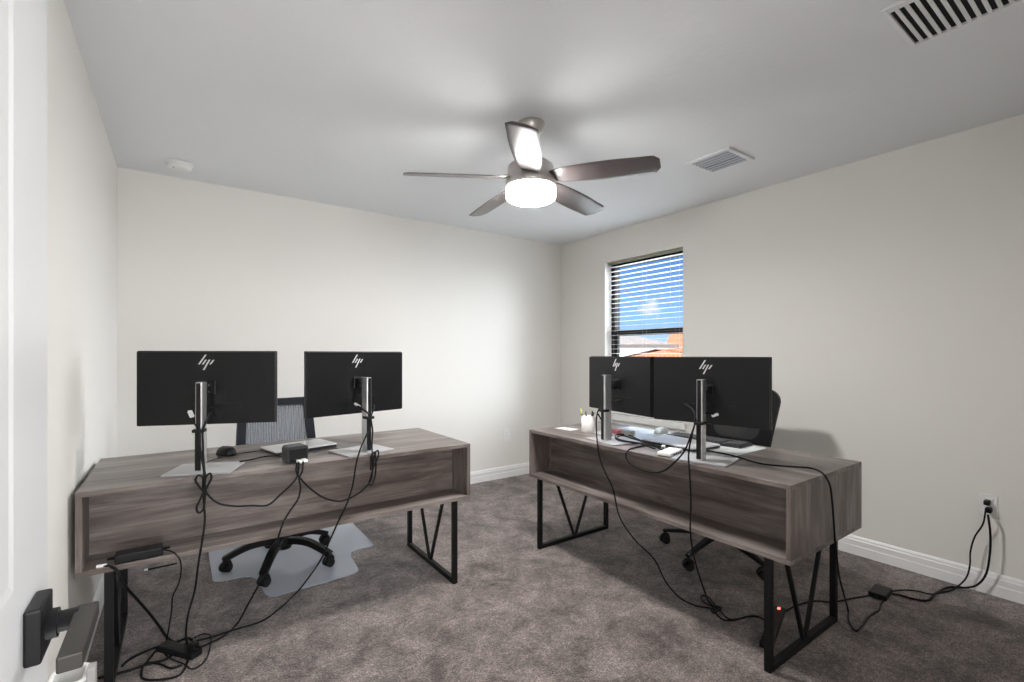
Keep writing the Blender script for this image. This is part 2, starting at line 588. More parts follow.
def prism(bm, poly, z0, z1, mt=None, bevel=0.0):
    """extrude a polygon in xy from z0 to z1"""
    a = [bm.verts.new((x, y, z0)) for x, y in poly]
    b = [bm.verts.new((x, y, z1)) for x, y in poly]
    n = len(poly)
    fs = [bm.faces.new(a[::-1]), bm.faces.new(b)]
    for k in range(n):
        fs.append(bm.faces.new((a[k], a[(k + 1) % n], b[(k + 1) % n], b[k])))
    vs = a + b
    if bevel > 0:
        es = [e for f in fs[:2] for e in f.edges]
        r = bmesh.ops.bevel(bm, geom=es, offset=bevel, segments=2, affect='EDGES', profile=0.5)
        vs = list({v for v in vs if v.is_valid} | {v for f in r['faces'] for v in f.verts})
    if mt is not None:
        bmesh.ops.transform(bm, matrix=mt, verts=vs)
    return vs

def round_rect(w, h, r, n=5, cx=0.0, cy=0.0):
    out = []
    for sx, sy, a0 in ((1, 1, 0), (-1, 1, PI / 2), (-1, -1, PI), (1, -1, 3 * PI / 2)):
        for k in range(n + 1):
            a = a0 + PI / 2 * k / n
            out.append((cx + sx * (w / 2 - r) + r * math.cos(a), cy + sy * (h / 2 - r) + r * math.sin(a)))
    return out

XZ = Matrix(((1, 0, 0, 0), (0, 0, -1, 0), (0, 1, 0, 0), (0, 0, 0, 1)))   # maps (x,y,z) -> (x,-z,y)

def obj(name, bm, m, parent=None, loc=None, rot=None):
    bmesh.ops.recalc_face_normals(bm, faces=bm.faces)
    me = bpy.data.meshes.new(name)
    bm.to_mesh(me)
    bm.free()
    mats = m if isinstance(m, (list, tuple)) else [m]
    for k in mats:
        me.materials.append(M[k] if isinstance(k, str) else k)
    o = bpy.data.objects.new(name, me)
    C.objects.link(o)
    if parent is not None:
        o.parent = parent
    if loc is not None:
        o.location = loc
    if rot is not None:
        o.rotation_euler = rot
    return o

def tag(o, label, cat, group=None):
    o['label'] = label
    o['category'] = cat
    if group:
        o['group'] = group
    return o

def thing(name, label, cat, loc=(0, 0, 0), rz=0.0, group=None):
    o = bpy.data.objects.new(name, None)
    o.empty_display_size = 0.1
    C.objects.link(o)
    o.location = loc
    o.rotation_euler = (0, 0, rz)
    return tag(o, label, cat, group)

def struct(name, bm, m, parent=None):
    o = obj(name, bm, m, parent)
    if parent is None:
        o['kind'] = 'structure'
    return o

def copy_tree(o, parent=None):
    c = o.copy()
    C.objects.link(c)
    if parent is not None:
        c.parent = parent
    for ch in list(o.children):
        copy_tree(ch, c)
    return c

B = bmesh.new
R = math.radians

# ================================================================== THE SETTING
XL, XR, YF, YB, H = -0.315, 3.44, -0.02, 3.92, 2.44
WT = 0.20
WY0, WY1, WZ0, WZ1 = 2.384, 3.264, 0.655, 2.145     # window opening

bm = B(); bx(bm, XL - 0.1, XR + WT, YF - 0.12, YB + 0.1, -0.1, 0.0)
struct('floor', bm, 'carpet')
bm = B(); bx(bm, XL - 0.1, XR + WT, YF - 0.12, YB + 0.1, H, H + 0.12)
struct('ceiling', bm, 'ceiling')
bm = B(); bx(bm, XL - 0.1, XL, YF - 0.12, YB + 0.1, 0, H)
struct('wall_left', bm, 'wall')
bm = B(); bx(bm, XL, XR, YB, YB + 0.1, 0, H)
struct('wall_back', bm, 'wall')
bm = B()
bx(bm, XR, XR + WT, YF - 0.12, WY0, 0, H)
bx(bm, XR, XR + WT, WY1, YB + 0.1, 0, H)
bx(bm, XR, XR + WT, WY0, WY1, 0, WZ0)
bx(bm, XR, XR + WT, WY0, WY1, WZ1, H)
struct('wall_right', bm, 'wall')
bm = B()
bx(bm, XL, -0.195, YF - 0.12, YF, 0, H)
bx(bm, 0.66, XR, YF - 0.12, YF, 0, H)
bx(bm, -0.195, 0.66, YF - 0.12, YF, 2.05, H)
struct('wall_front', bm, 'wall')
# hallway outside the door
bm = B(); bx(bm, -1.3, 2.0, -2.2, YF - 0.12, -0.1, 0.0)
struct('floor_hall', bm, 'carpet')
bm = B(); bx(bm, -1.3, 2.0, -2.2, YF - 0.12, H, H + 0.12)
struct('ceiling_hall', bm, 'ceiling')
bm = B()
bx(bm, -1.4, -1.3, -2.2, YF - 0.12, 0, H)
bx(bm, -1.3, XL - 0.1, YF - 0.12, YF - 0.02, 0, H)
struct('wall_hall_left', bm, 'wall')
bm = B(); bx(bm, 2.0, 2.1, -2.2, YF - 0.12, 0, H)
struct('wall_hall_right', bm, 'wall')
bm = B(); bx(bm, -1.4, 2.1, -2.3, -2.2, 0, H)
struct('wall_hall_back', bm, 'wall')

# baseboards with a stepped top profile
def baseboard(name, p0, p1, inward):
    """profile swept between two floor points; inward = unit normal into the room"""
    prof = [(0, 0), (0.016, 0), (0.016, 0.052), (0.0135, 0.058), (0.0135, 0.088), (0.010, 0.094), (0.010, 0.103), (0.005, 0.112), (0, 0.114)]
    bm = B()
    rings = []
    for p in (p0, p1):
        rings.append([bm.verts.new((p[0] + inward[0] * a, p[1] + inward[1] * a, z)) for a, z in prof])
    n = len(prof)
    for k in range(n):
        bm.faces.new((rings[0][k], rings[0][(k + 1) % n], rings[1][(k + 1) % n], rings[1][k]))
    bm.faces.new(rings[0]); bm.faces.new(rings[1])
    struct(name, bm, 'trim')
baseboard('baseboard_left', (XL, YF), (XL, YB), (1, 0))
baseboard('baseboard_back', (XL, YB), (XR, YB), (0, -1))
baseboard('baseboard_right', (XR, YF), (XR, YB), (-1, 0))
baseboard('baseboard_front', (0.73, YF), (XR, YF), (0, 1))

# door casing around the doorway
bm = B()
bx(bm, 0.66, 0.73, YF, YF + 0.015, 0, 2.12, 0.003)
bx(bm, -0.195, 0.6595, YF, YF + 0.015, 2.05, 2.12, 0.003)
bx(bm, 0.645, 0.66, YF - 0.12, YF, 0, 2.05)
bx(bm, -0.195, -0.18, YF - 0.12, YF, 0, 2.05)
bx(bm, -0.18, 0.645, YF - 0.12, YF, 2.035, 2.05)
struct('trim_1', bm, 'trim')

# ------------------------------------------------------------------ the open door (hinged at the left, standing along the left wall)
DX1, DX0 = -0.147, -0.182
DY0, DY1 = 0.0, 0.905
door = bpy.data.objects.new('door_1', None)
C.objects.link(door)
door['kind'] = 'structure'
door.location = (DX1, DY0, 0)
def raised_panel(bm, y0, y1, z0, z1, xf, d, s):
    """recess with a sloped border; s=+1 for the +x face"""
    e = 0.012
    a = [(xf, y0, z0), (xf, y1, z0), (xf, y1, z1), (xf, y0, z1)]
    b = [(xf - s * d, y0 + e, z0 + e), (xf - s * d, y1 - e, z0 + e), (xf - s * d, y1 - e, z1 - e), (xf - s * d, y0 + e, z1 - e)]
    A = [bm.verts.new(v) for v in a]
    Bv = [bm.verts.new(v) for v in b]
    for k in range(4):
        bm.faces.new((A[k], A[(k + 1) % 4], Bv[(k + 1) % 4], Bv[k]))
    bm.faces.new(Bv)
    return A
bm = B()
W_, T_, HT = DY1 - DY0, DX1 - DX0, 2.03
pan = [(0.115, W_ - 0.165, 0.22, 0.76), (0.115, W_ - 0.165, 0.98, 1.90)]
ys = [0, 0.115, W_ - 0.165, W_]
zs = [0.012, 0.22, 0.76, 0.98, 1.90, HT]
for s, xf in ((1, 0.0), (-1, -T_)):
    for i in range(3):
        for j in range(5):
            y0, y1, z0, z1 = ys[i], ys[i + 1], zs[j], zs[j + 1]
            if i == 1 and j in (1, 3):
                raised_panel(bm, y0, y1, z0, z1, xf, 0.0015, s)
            else:
                bm.faces.new([bm.verts.new(v) for v in ((xf, y0, z0), (xf, y1, z0), (xf, y1, z1), (xf, y0, z1))])
for q in ([(0, 0, zs[0]), (-T_, 0, zs[0]), (-T_, 0, HT), (0, 0, HT)],
          [(0, W_, zs[0]), (-T_, W_, zs[0]), (-T_, W_, HT), (0, W_, HT)],
          [(0, 0, zs[0]), (0, W_, zs[0]), (-T_, W_, zs[0]), (-T_, 0, zs[0])],
          [(0, 0, HT), (0, W_, HT), (-T_, W_, HT), (-T_, 0, HT)]):
    bm.faces.new([bm.verts.new(v) for v in q])
bmesh.ops.remove_doubles(bm, verts=bm.verts, dist=1e-5)
obj('door_slab', bm, 'door', door)
# handle set: square rose, collar, lever
hy, hz = 0.808, 0.908
hd = B(); box(hd, (0.008, hy, hz), (0.016, 0.066, 0.066), 0.003)
rose = obj('handle_rose', hd, 'bronze_rose', door)
hd = B()
cyl(hd, (0.014, hy, hz), (0.026, hy, hz), 0.0175, 24)
cyl(hd, (0.024, hy, hz), (0.045, hy, hz), 0.0125, 24)
obj('handle_collar', hd, 'bronze_rose', rose)
hd = B()
box(hd, (0.0360, hy + 0.004, hz + 0.0005), (0.036, 0.0195, 0.0165), 0.002)
box(hd, (0.052, hy - 0.052, hz + 0.001), (0.022, 0.132, 0.018), 0.002)
obj('handle_lever', hd, 'bronze_lever', rose)
for z in (0.25, 1.05, 1.8):
    hd = B(); cyl(hd, (0.006, 0.0, z - 0.045), (0.006, 0.0, z + 0.045), 0.006, 12)
    obj('hinge', hd, 'black_metal', door)
# inner side handle
hd = B(); box(hd, (-T_ - 0.008, hy, hz), (0.016, 0.066, 0.066), 0.003)
cyl(hd, (-T_ - 0.016, hy, hz), (-T_ - 0.05, hy, hz), 0.0125, 20)
box(hd, (-T_ - 0.045, hy - 0.05, hz), (0.014, 0.13, 0.018), 0.002)
obj('handle_lever', hd, 'bronze_rose', door)

# ------------------------------------------------------------------ window
win = bpy.data.objects.new('window_1', None)
C.objects.link(win)
win['kind'] = 'structure'
win.location = (3.53, WY0, WZ0)
ww, wh = WY1 - WY0, WZ1 - WZ0
bm = B()
fd = 0.075
bx(bm, 0, fd, 0, 0.045, 0, wh, 0.003); bx(bm, 0, fd, ww - 0.045, ww, 0, wh, 0.003)
bx(bm, 0, fd, 0.04, ww - 0.04, 0, 0.045, 0.003); bx(bm, 0, fd, 0.04, ww - 0.04, wh - 0.045, wh, 0.003)
obj('window_frame', bm, 'bronze', win)
mz = 1.449 - WZ0
bm = B()
bx(bm, 0.010, 0.040, 0.04, ww - 0.04, mz - 0.027, mz + 0.003, 0.002)
bx(bm, 0.035, 0.065, 0.04, ww - 0.04, mz + 0.006, mz + 0.030, 0.002)
obj('meeting_rail', bm, 'bronze', win)
bm = B()
bx(bm, 0.012, 0.038, 0.045, 0.075, 0.045, mz - 0.027, 0.002); bx(bm, 0.012, 0.038, ww - 0.075, ww - 0.045, 0.045, mz - 0.027, 0.002)
bx(bm, 0.012, 0.038, 0.07, ww - 0.07, 0.045, 0.085, 0.002)
obj('lower_sash', bm, 'bronze', win)
bm = B(); bx(bm, 0.048, 0.052, 0.044, ww - 0.044, mz + 0.01, wh - 0.044)
obj('upper_pane', bm, 'glass', win)
bm = B(); bx(bm, 0.023, 0.027, 0.07, ww - 0.07, 0.08, mz - 0.02)
obj('lower_pane', bm, 'glass', win)
# sill
bm = B()
bx(bm, XR - 0.028, XR, WY0 - 0.035, WY1 + 0.035, 0.612, 0.668, 0.004)
bx(bm, XR - 0.02, 3.535, WY0 + 0.001, WY1 - 0.001, 0.640, 0.668, 0.003)
struct('trim_2', bm, 'marble')

# blinds
bl = thing('window_blind', 'white horizontal slat blind with open slats inside the window recess', 'blind', (3.495, (WY0 + WY1) / 2, 0.669))
bw = ww - 0.026
zt = WZ1 - 0.669
bm = B(); box(bm, (0, 0, zt - 0.010), (0.056, bw, 0.020), 0.003)
obj('headrail', bm, 'headrail', bl)
bm = B()
ns = 32
zb0 = 0.045
tilt = Matrix.Rotation(R(-2), 4, 'Y')
for k in range(ns):
    z = zb0 + (zt - 0.050 - zb0) * k / (ns - 1)
    box(bm, (0, 0, z), (0.048, bw, 0.0022), 0.0, tilt)
obj('slats', bm, 'slat', bl)
bm = B(); box(bm, (0, 0, 0.010), (0.050, bw, 0.018), 0.003)
obj('bottom_rail', bm, 'slat', bl)
for fy in (-0.36, 0.0, 0.36):
    bm = B()
    for dx in (-0.0262, 0.0262):
        cyl(bm, (dx, fy * bw / 0.88, 0.01), (dx, fy * bw / 0.88, zt - 0.04), 0.0005, 6)
    obj('ladder_cord', bm, 'cord_w', bl)
bm = B(); cyl(bm, (-0.030, -0.30, zt - 0.50), (-0.030, -0.30, zt - 0.045), 0.0016, 8)
obj('tilt_wand', bm, 'cord_w', bl)

# ------------------------------------------------------------------ outside the window
bm = B(); bx(bm, 4.0, 120, -60, 120, -3.3, -3.2)
struct('ground', bm, 'lawn')
def house(name, label, c, rz, w, d, z0, zeave, zridge, over, wall_m, roof_m, wins=(), hip=2.0):
    t = thing(name, label, 'house', (c[0], c[1], z0), rz, None)
    bm = B(); bx(bm, -w / 2, w / 2, 0, d, 0, zeave - z0)
    obj('house_wall', bm, wall_m, t)
    bm = B()
    ze, zr = zeave - z0, zridge - z0
    o = over
    v = [bm.verts.new(p) for p in ((-w / 2 - o, -o, ze), (w / 2 + o, -o, ze), (w / 2 + o, d + o, ze), (-w / 2 - o, d + o, ze),
                                   (-w / 2 + hip, d / 2, zr), (w / 2 - hip, d / 2, zr))]
    for q in ((0, 1, 5, 4), (1, 2, 5), (2, 3, 4, 5), (3, 0, 4), (3, 2, 1, 0)):
        bm.faces.new([v[k] for k in q])
    obj('roof', bm, roof_m, t)
    bm = B()
    bx(bm, -w / 2 - o, w / 2 + o, -o - 0.03, -o, ze - 0.09, ze + 0.05)
    obj('fascia', bm, 'fascia', t)
    for (x0, x1, a, b) in wins:
        bm = B(); bx(bm, x0, x1, -0.03, 0.0, a - z0, b - z0)
        wf = obj('house_window', bm, 'bronze', t)
        bm = B(); bx(bm, x0 + 0.06, x1 - 0.06, -0.04, -0.02, a - z0 + 0.06, b - z0 - 0.06)
        obj('pane', bm, 'dark_grey', wf)
    return t
house('neighbour_house', 'white stuccoed house with taupe roof and dark eave seen through the window', (14.2, 14.75), -0.67, 7.2, 8.0, -3.2, 1.60, 2.16, 0.35, 'stucco', 'tan_roof',
      [(0.95, 1.35, 0.1, 1.43), (-2.0, -1.6, 0.1, 1.43)], 0.4)
house('neighbour_house', 'nearer roof of terracotta tiles low in front of the white house', (10.9, 8.05), -0.86, 3.0, 4.0, -3.2, 1.02, 1.40, 0.3, 'stucco', 'terra', [], 1.7)
house('neighbour_house', 'larger terracotta tiled roof at the right end of the window view', (22.6, 13.0), -0.95, 6.0, 5.0, -3.2, 1.20, 2.60, 0.3, 'stucco', 'terra', [], 0.25)

# ================================================================== DESKS
DL, DD, DZ, DB = 1.612, 0.683, 0.75, 0.447     # length, depth, top, underside of the box
def make_desk(label, loc, rz):
    t = thing('desk', label, 'desk', loc, rz, 'grey-brown laminate desks')
    th = 0.019
    bm = B(); bx(bm, 0, DL, 0, DD, DZ - th, DZ, 0.0015)
    obj('desk_top', bm, 'wood_x', t)
    bm = B(); bx(bm, 0, DL, 0, DD, DB, DB + th, 0.0015)
    obj('bottom_panel', bm, 'wood_x', t)
    for x in (0, DL - th):
        bm = B(); bx(bm, x, x + th, 0.0005, DD - 0.0005, DB + th, DZ - th, 0.0008)
        obj('side_panel', bm, 'wood_z', t)
    bm = B(); bx(bm, th, DL - th, 0.172, 0.190, DB + th, DZ - th)
    obj('modesty_panel', bm, 'wood_x', t)
    # drawers on the sitting side
    for x0, x1 in ((th + 0.004, 0.50), (0.504, DL - 0.504), (DL - 0.50, DL - th - 0.004)):
        bm = B(); bx(bm, x0, x1, DD - 0.02, DD - 0.002, DB + th + 0.004, DZ - th - 0.004, 0.001)
        dr = obj('drawer', bm, 'wood_x', t)
        bm = B(); bx(bm, (x0 + x1) / 2 - 0.06, (x0 + x1) / 2 + 0.06, DD - 0.002, DD + 0.012, DZ - 0.10, DZ - 0.09, 0.002)
        obj('handle', bm, 'black_metal', dr)
    for x in (0.091, DL - 0.090):
        lf = B()
        q = 0.026
        y0, y1 = 0.004, DD - 0.050
        bx(lf, x - q / 2, x + q / 2, y0, y0 + q, 0, DB, 0.0015)
        bx(lf, x - q / 2, x + q / 2, y1 - q, y1, 0, DB, 0.0015)
        bx(lf, x - q / 2, x + q / 2, y0 + q, y1 - q, 0, q, 0.0015)
        bx(lf, x - q / 2, x + q / 2, y0 + q, y1 - q, DB - 0.006, DB, 0.0005)
        leg = obj('leg', lf, 'black_metal', t)
        ym = (y0 + y1) / 2
        for s in (-1, 1):
            br = B()
            p0, p1 = Vector((x, ym + s * 0.008, q - 0.004)), Vector((x, ym + s * 0.178, DB - 0.003))
            sweep(br, [p0, p1], 0.016, 0.016, sub=1, side=(1, 0, 0))
            obj('brace', br, 'black_metal', leg)
    return t
make_desk('grey-brown laminate desk standing against the left wall with black V-braced legs', (-0.296, 2.252, 0), 0.0)
make_desk('grey-brown laminate desk near the window wall with black V-braced legs, carrying two touching monitors', (1.873, 2.447, 0), -PI / 2)

# ================================================================== MONITORS
PW, PH = 0.538, 0.318
def slash_logo(bm, y, cx, zt, s):
    """four slanted bars, drawn on the back of the panel; u runs to the viewer's right"""
    bars = [((345, 240), (455, 65)), ((405, 240), (460, 155)), ((420, 340), (515, 155)), ((525, 240), (580, 160))]
    for (x0, y0), (x1, y1) in bars:
        k = s / 275.0
        wv = 27 * k
        q = []
        for (px, py) in ((x0, y0), (x1, y1)):
            q.append((cx + (px - 455) * k, zt - (py - 65) * k))
        (a0, b0), (a1, b1) = q
        poly = [(a0 - wv / 2, b0), (a0 + wv / 2, b0), (a1 + wv / 2, b1), (a1 - wv / 2, b1)]
        vs = []
        for yy in (y, y - 0.0008):
            vs.append([bm.verts.new((u, yy, z)) for u, z in poly])
        bm.faces.new(vs[1])
        bm.faces.new(vs[0][::-1])
        for i in range(4):
            bm.faces.new((vs[0][i], vs[0][(i + 1) % 4], vs[1][(i + 1) % 4], vs[1][i]))

def make_monitor(label, loc, yaw, drop=0.0, base_rot=0.0):
    PB = 0.938 - 0.75 - drop
    t = thing('monitor', label, 'monitor', loc, yaw, 'flat black monitors on silver stands')
    # stand base
    bm = B(); prism(bm, round_rect(0.25, 0.208, 0.006, 3, 0, 0.053), 0.0, 0.008, bevel=0.002)
    obj('stand_base', bm, 'silver_paint', t, rot=(0, 0, base_rot))
    # column: silver shell, dark channel on the back
    bm = B(); prism(bm, round_rect(0.029, 0.056, 0.011, 5, 0, 0.006), 0.008, 0.376, bevel=0.002)
    col = obj('stand_column', bm, 'silver', t)
    bm = B(); bx(bm, -0.0085, 0.0085, -0.0235, -0.012, 0.014, 0.373, 0.001)
    bx(bm, -0.0125, 0.0085, -0.0240, -0.010, 0.014, 0.178, 0.001)
    obj('cable_channel', bm, 'black_plastic', col)
    bm = B(); bx(bm, -0.021, 0.021, -0.034, 0.010, 0.170, 0.184, 0.003); bx(bm, -0.017, 0.017, -0.042, -0.028, 0.172, 0.182, 0.003)
    obj('cable_clip', bm, 'black_plastic', col)
    # tilt head
    zc = PB + PH / 2
    bm = B()
    box(bm, (0, 0.052, zc), (0.050, 0.048, 0.046), 0.006)
    cyl(bm, (-0.028, 0.042, zc), (0.028, 0.042, zc), 0.016, 20)
    obj('tilt_head', bm, 'black_plastic', t)
    # panel: slab, tapered back shell
    bm = B()
    box(bm, (0, 0.101, zc), (PW, 0.014, PH), 0.002)
    obj_panel = obj('panel', bm, 'monitor_black', t)
    bm = B()
    o, i_ = (PW / 2 - 0.003, PH / 2 - 0.003), (PW / 2 - 0.0045, PH / 2 - 0.0045)
    A = [bm.verts.new((sx * o[0], 0.095, zc + sz * o[1])) for sx, sz in ((-1, -1), (1, -1), (1, 1), (-1, 1))]
    D = [bm.verts.new((sx * i_[0], 0.080, zc + sz * i_[1])) for sx, sz in ((-1, -1), (1, -1), (1, 1), (-1, 1))]
    for k in range(4):
        bm.faces.new((A[k], A[(k + 1) % 4], D[(k + 1) % 4], D[k]))
    bm.faces.new(D); bm.faces.new(A[::-1])
    back = obj('back_shell', bm, 'monitor_black', t)
    bm = B(); box(bm, (0, 0.0798, zc + 0.012), (0.130, 0.0012, 0.130), 0.0003)
    box(bm, (0, 0.0745, zc), (0.064, 0.010, 0.058), 0.003)
    obj('mount_plate', bm, 'monitor_black', back)
    bm = B()
    bx(bm, -0.115, 0.125, 0.0785, 0.0805, zc - 0.088, zc - 0.066, 0.0005)
    for x in (-0.095, -0.055, 0.045, 0.07, 0.098):
        bx(bm, x, x + 0.016, 0.0780, 0.0800, zc - 0.084, zc - 0.072, 0.0005)
    obj('port_strip', bm, 'monitor_black', back)
    bm = B(); slash_logo(bm, 0.0800, -0.008, zc + PH / 2 - 0.016, 0.066)
    obj('logo', bm, 'logo', back)
    bm = B(); bx(bm, -PW / 2 + 0.006, PW / 2 - 0.006, 0.1075, 0.1085, zc - PH / 2 + 0.012, zc + PH / 2 - 0.006)
    obj('screen', bm, 'screen', t)
    return t
make_monitor('black monitor seen from behind at the wall end of the left desk', (0.078, 2.344, 0.75), R(-21.4))
make_monitor('black monitor seen from behind on the free right half of the left desk', (0.774, 2.344, 0.75), R(12.7))
make_monitor('black monitor on the right desk beside the white pen cup, below the window', (1.960, 1.854, 0.75), R(-98.5), 0.026)
make_monitor('black monitor on the right desk nearer the camera, half hiding the black office chair', (1.956, 1.262, 0.75), R(-77), 0.026)

# ================================================================== OFFICE CHAIRS
def caster(bm, p, ang):
    c, s = math.cos(ang), math.sin(ang)
    for k in (-1, 1):
        a = Vector((p[0] - s * 0.008 * k, p[1] + c * 0.008 * k, 0.026))
        b = Vector((p[0] - s * 0.025 * k, p[1] + c * 0.025 * k, 0.026))
        cyl(bm, a, b, 0.026, 18)
    cyl(bm, (p[0], p[1], 0.02), (p[0], p[1], 0.075), 0.008, 10)
    tube(bm, [(p[0] - c * 0.028, p[1] - s * 0.028, 0.036), (p[0] - c * 0.015, p[1] - s * 0.015, 0.056), (p[0] + c * 0.012, p[1] + s * 0.012, 0.056), (p[0] + c * 0.028, p[1] + s * 0.028, 0.034)], 0.012, 8, 4)

def chair_base(t, radius, a0, arched, mat):
    hub = B()
    if arched:
        lathe(hub, [(0, 0.085), (0.042, 0.085), (0.05, 0.10), (0.048, 0.145), (0.030, 0.16), (0.030, 0.30), (0.026, 0.305), (0.026, 0.40), (0, 0.40)], 24)
    else:
        lathe(hub, [(0, 0.10), (0.038, 0.10), (0.040, 0.165), (0.028, 0.175), (0.028, 0.29), (0.024, 0.295), (0.024, 0.40), (0, 0.40)], 24)
    hb = obj('gas_lift', hub, mat, t)
    for k in range(5):
        a = R(a0 + 72 * k)
        c, s = math.cos(a), math.sin(a)
        arm = B()
        if arched:
            pts = [(c * r, s * r, z) for r, z in ((0.02, 0.128), (0.09, 0.136), (0.17, 0.128), (0.24, 0.102), (radius + 0.012, 0.070))]
            sweep(arm, pts, 0.050, 0.040, 5, (0.80, 0.75))
        else:
            pts = [(c * r, s * r, z) for r, z in ((0.02, 0.135), (0.15, 0.118), (radius + 0.008, 0.082))]
            sweep(arm, pts, 0.046, 0.040, 4, (0.55, 0.40))
        ao = obj('base_arm', arm, mat, t)
        if arched:
            rb = B()
            for q in range(6):
                r = 0.185 + q * 0.021
                z = 0.145 - max(0, (r - 0.16)) * 0.43
                box(rb, (c * r, s * r, z + 0.002), (0.007, 0.036, 0.008), 0.001, Matrix.Rotation(a, 4, 'Z') @ Matrix.Rotation(R(22), 4, 'Y'))
            obj('grip_ribs', rb, 'dark_grey', ao)
        cb = B(); caster(cb, (c * radius, s * radius), a + 0.9 + k * 1.7)
        obj('caster', cb, 'black_plastic', t)
    return hb

def seat_pad(t, w, d, z, mat):
    bm = B()
    prism(bm, round_rect(w, d, 0.10, 6, 0, 0.078), z - 0.035, z + 0.04, bevel=0.022)
    for f in bm.faces:
        f.smooth = True
    obj('seat', bm, mat, t)
    bm = B(); box(bm, (0, 0, z - 0.06), (0.20, 0.20, 0.05), 0.012)
    obj('tilt_mechanism', bm, 'chair_black', t)

# left chair: mesh back in a blue-black frame; local -y faces the desk
def back_outline(hw0, hw1, z0, z1, r, n=6):
    """closed rounded trapezoid, wide hw1 at the top"""
    P = []
    cs = [((hw1 - r, z1 - r), 0), ((-hw1 + r, z1 - r), PI / 2), ((-hw0 + r, z0 + r), PI), ((hw0 - r, z0 + r), 3 * PI / 2)]
    for (cx, cz), a0 in cs:
        for k in range(n + 1):
            a = a0 + PI / 2 * k / n
            P.append((cx + r * math.cos(a), cz + r * math.sin(a)))
    return P

def framed_back(name, t, outer, inner, depth_fn, thick, mat):
    """ring between two outlines (same count) bent by depth_fn(x,z) along y"""
    bm = B()
    n = len(outer)
    def put(p, dy):
        return bm.verts.new((p[0], depth_fn(p[0], p[1]) + dy, p[1]))
    of, inf = [put(p, -thick / 2) for p in outer], [put(p, -thick / 2) for p in inner]
    ob, inb = [put(p, thick / 2) for p in outer], [put(p, thick / 2) for p in inner]
    for k in range(n):
        j = (k + 1) % n
        bm.faces.new((of[k], of[j], inf[j], inf[k]))
        bm.faces.new((ob[k], inb[k], inb[j], ob[j]))
        bm.faces.new((of[k], ob[k], ob[j], of[j]))
        bm.faces.new((inf[k], inf[j], inb[j], inb[k]))
    return obj(name, bm, mat, t)

def mesh_panel(name, t, x_of_z, z0, z1, depth_fn, mat, nz=14, nx=10, ribs=False, thick=0.004):
    bm = B()
    for side in (-1, 1):
        grid = []
        for i in range(nz + 1):
            z = z0 + (z1 - z0) * i / nz
            hw = x_of_z(z)
            row = []
            for j in range(nx + 1):
                x = -hw + 2 * hw * j / nx
                dy = side * thick / 2
                if ribs and j % 2:
                    dy += 0.0012
                row.append(bm.verts.new((x, depth_fn(x, z) + dy, z)))
            grid.append(row)
        for i in range(nz):
            for j in range(nx):
                bm.faces.new((grid[i][j], grid[i][j + 1], grid[i + 1][j + 1], grid[i + 1][j]))
    return obj(name, bm, mat, t)

def net_mat(name, col, scale, open_):
    """woven net: fine holes one can see through"""
    m, n, l, p = new_mat(name)
    p.inputs['Base Color'].default_value = col + (1,)
    p.inputs['Roughness'].default_value = 0.8
    tc = n.new('ShaderNodeTexCoord')
    wv = n.new('ShaderNodeTexWave')
    wv.bands_direction = 'X'
    wv.inputs['Scale'].default_value = scale
    l.new(tc.outputs['Object'], wv.inputs['Vector'])
    r = n.new('ShaderNodeMapRange')
    r.inputs['From Min'].default_value = 0.25
    r.inputs['From Max'].default_value = 0.75
    r.inputs['To Min'].default_value = 1 - open_
    r.inputs['To Max'].default_value = 1.0
    l.new(wv.outputs['Fac'], r.inputs['Value'])
    l.new(r.outputs[0], p.inputs['Alpha'])
    return m
M['net_grey'] = net_mat('grey_woven_net', (0.20, 0.215, 0.245), 21, 0.45)
M['net_black'] = net_mat('black_woven_net', (0.02, 0.02, 0.022), 80, 0.75)

lc = thing('office_chair', 'office chair with a grey mesh back behind the left desk on a clear floor mat', 'chair', (0.515, 3.08, 0.004), R(2), 'swivel office chairs')
chair_base(lc, 0.295, 168, True, 'chair_black')
seat_pad(lc, 0.50, 0.40, 0.44, 'fabric')
dfn = lambda x, z: 0.235 + (z - 0.5) * 0.16 - 0.22 * x * x
out_ = [(x + 0.016, z0) for x, z0 in back_outline(0.240, 0.215, 0.50, 0.952, 0.03)]
inn_ = [((x - 0.016) * (1 - 0.048 / 0.22) + 0.016, z0 + (0.052 if z0 < 0.6 else -0.045)) for (x, z0) in out_]
framed_back('back_frame', lc, out_, inn_, dfn, 0.030, 'chair_frame')
mesh_panel('back_mesh', lc, lambda z: 0.200 - (z - 0.55) * 0.055, 0.535, 0.915, dfn, 'net_grey', 10, 12)
bm = B(); sweep(bm, [(0, 0.03, 0.395), (0, 0.20, 0.40), (0, 0.275, 0.46), (0, 0.275, 0.60)], 0.07, 0.022, 6)
obj('back_support', bm, 'chair_black', lc)

# right chair: black, net back over a solid lower band
rc = thing('office_chair', 'black office chair on castors behind the right desk, mostly hidden by monitors', 'chair', (2.73, 1.64, 0), -PI / 2 + R(6), 'swivel office chairs')
chair_base(rc, 0.33, 110 + 84, False, 'black_metal')
seat_pad(rc, 0.50, 0.40, 0.46, 'fabric')
dfr = lambda x, z: 0.225 + (z - 0.5) * 0.10 - 0.30 * x * x
out_ = back_outline(0.205, 0.265, 0.54, 1.022, 0.075)
inn_ = back_outline(0.150, 0.205, 0.70, 0.965, 0.065)
framed_back('back_frame', rc, out_, inn_, dfr, 0.026, 'chair_black')
mesh_panel('back_mesh', rc, lambda z: 0.163 + (z - 0.66) * 0.13, 0.695, 0.97, dfr, 'net_black', 10, 10)
bm = B(); sweep(bm, [(0, 0.03, 0.415), (0, 0.18, 0.42), (0, 0.255, 0.48), (0, 0.262, 0.62)], 0.07, 0.022, 6)
obj('back_support', bm, 'chair_black', rc)

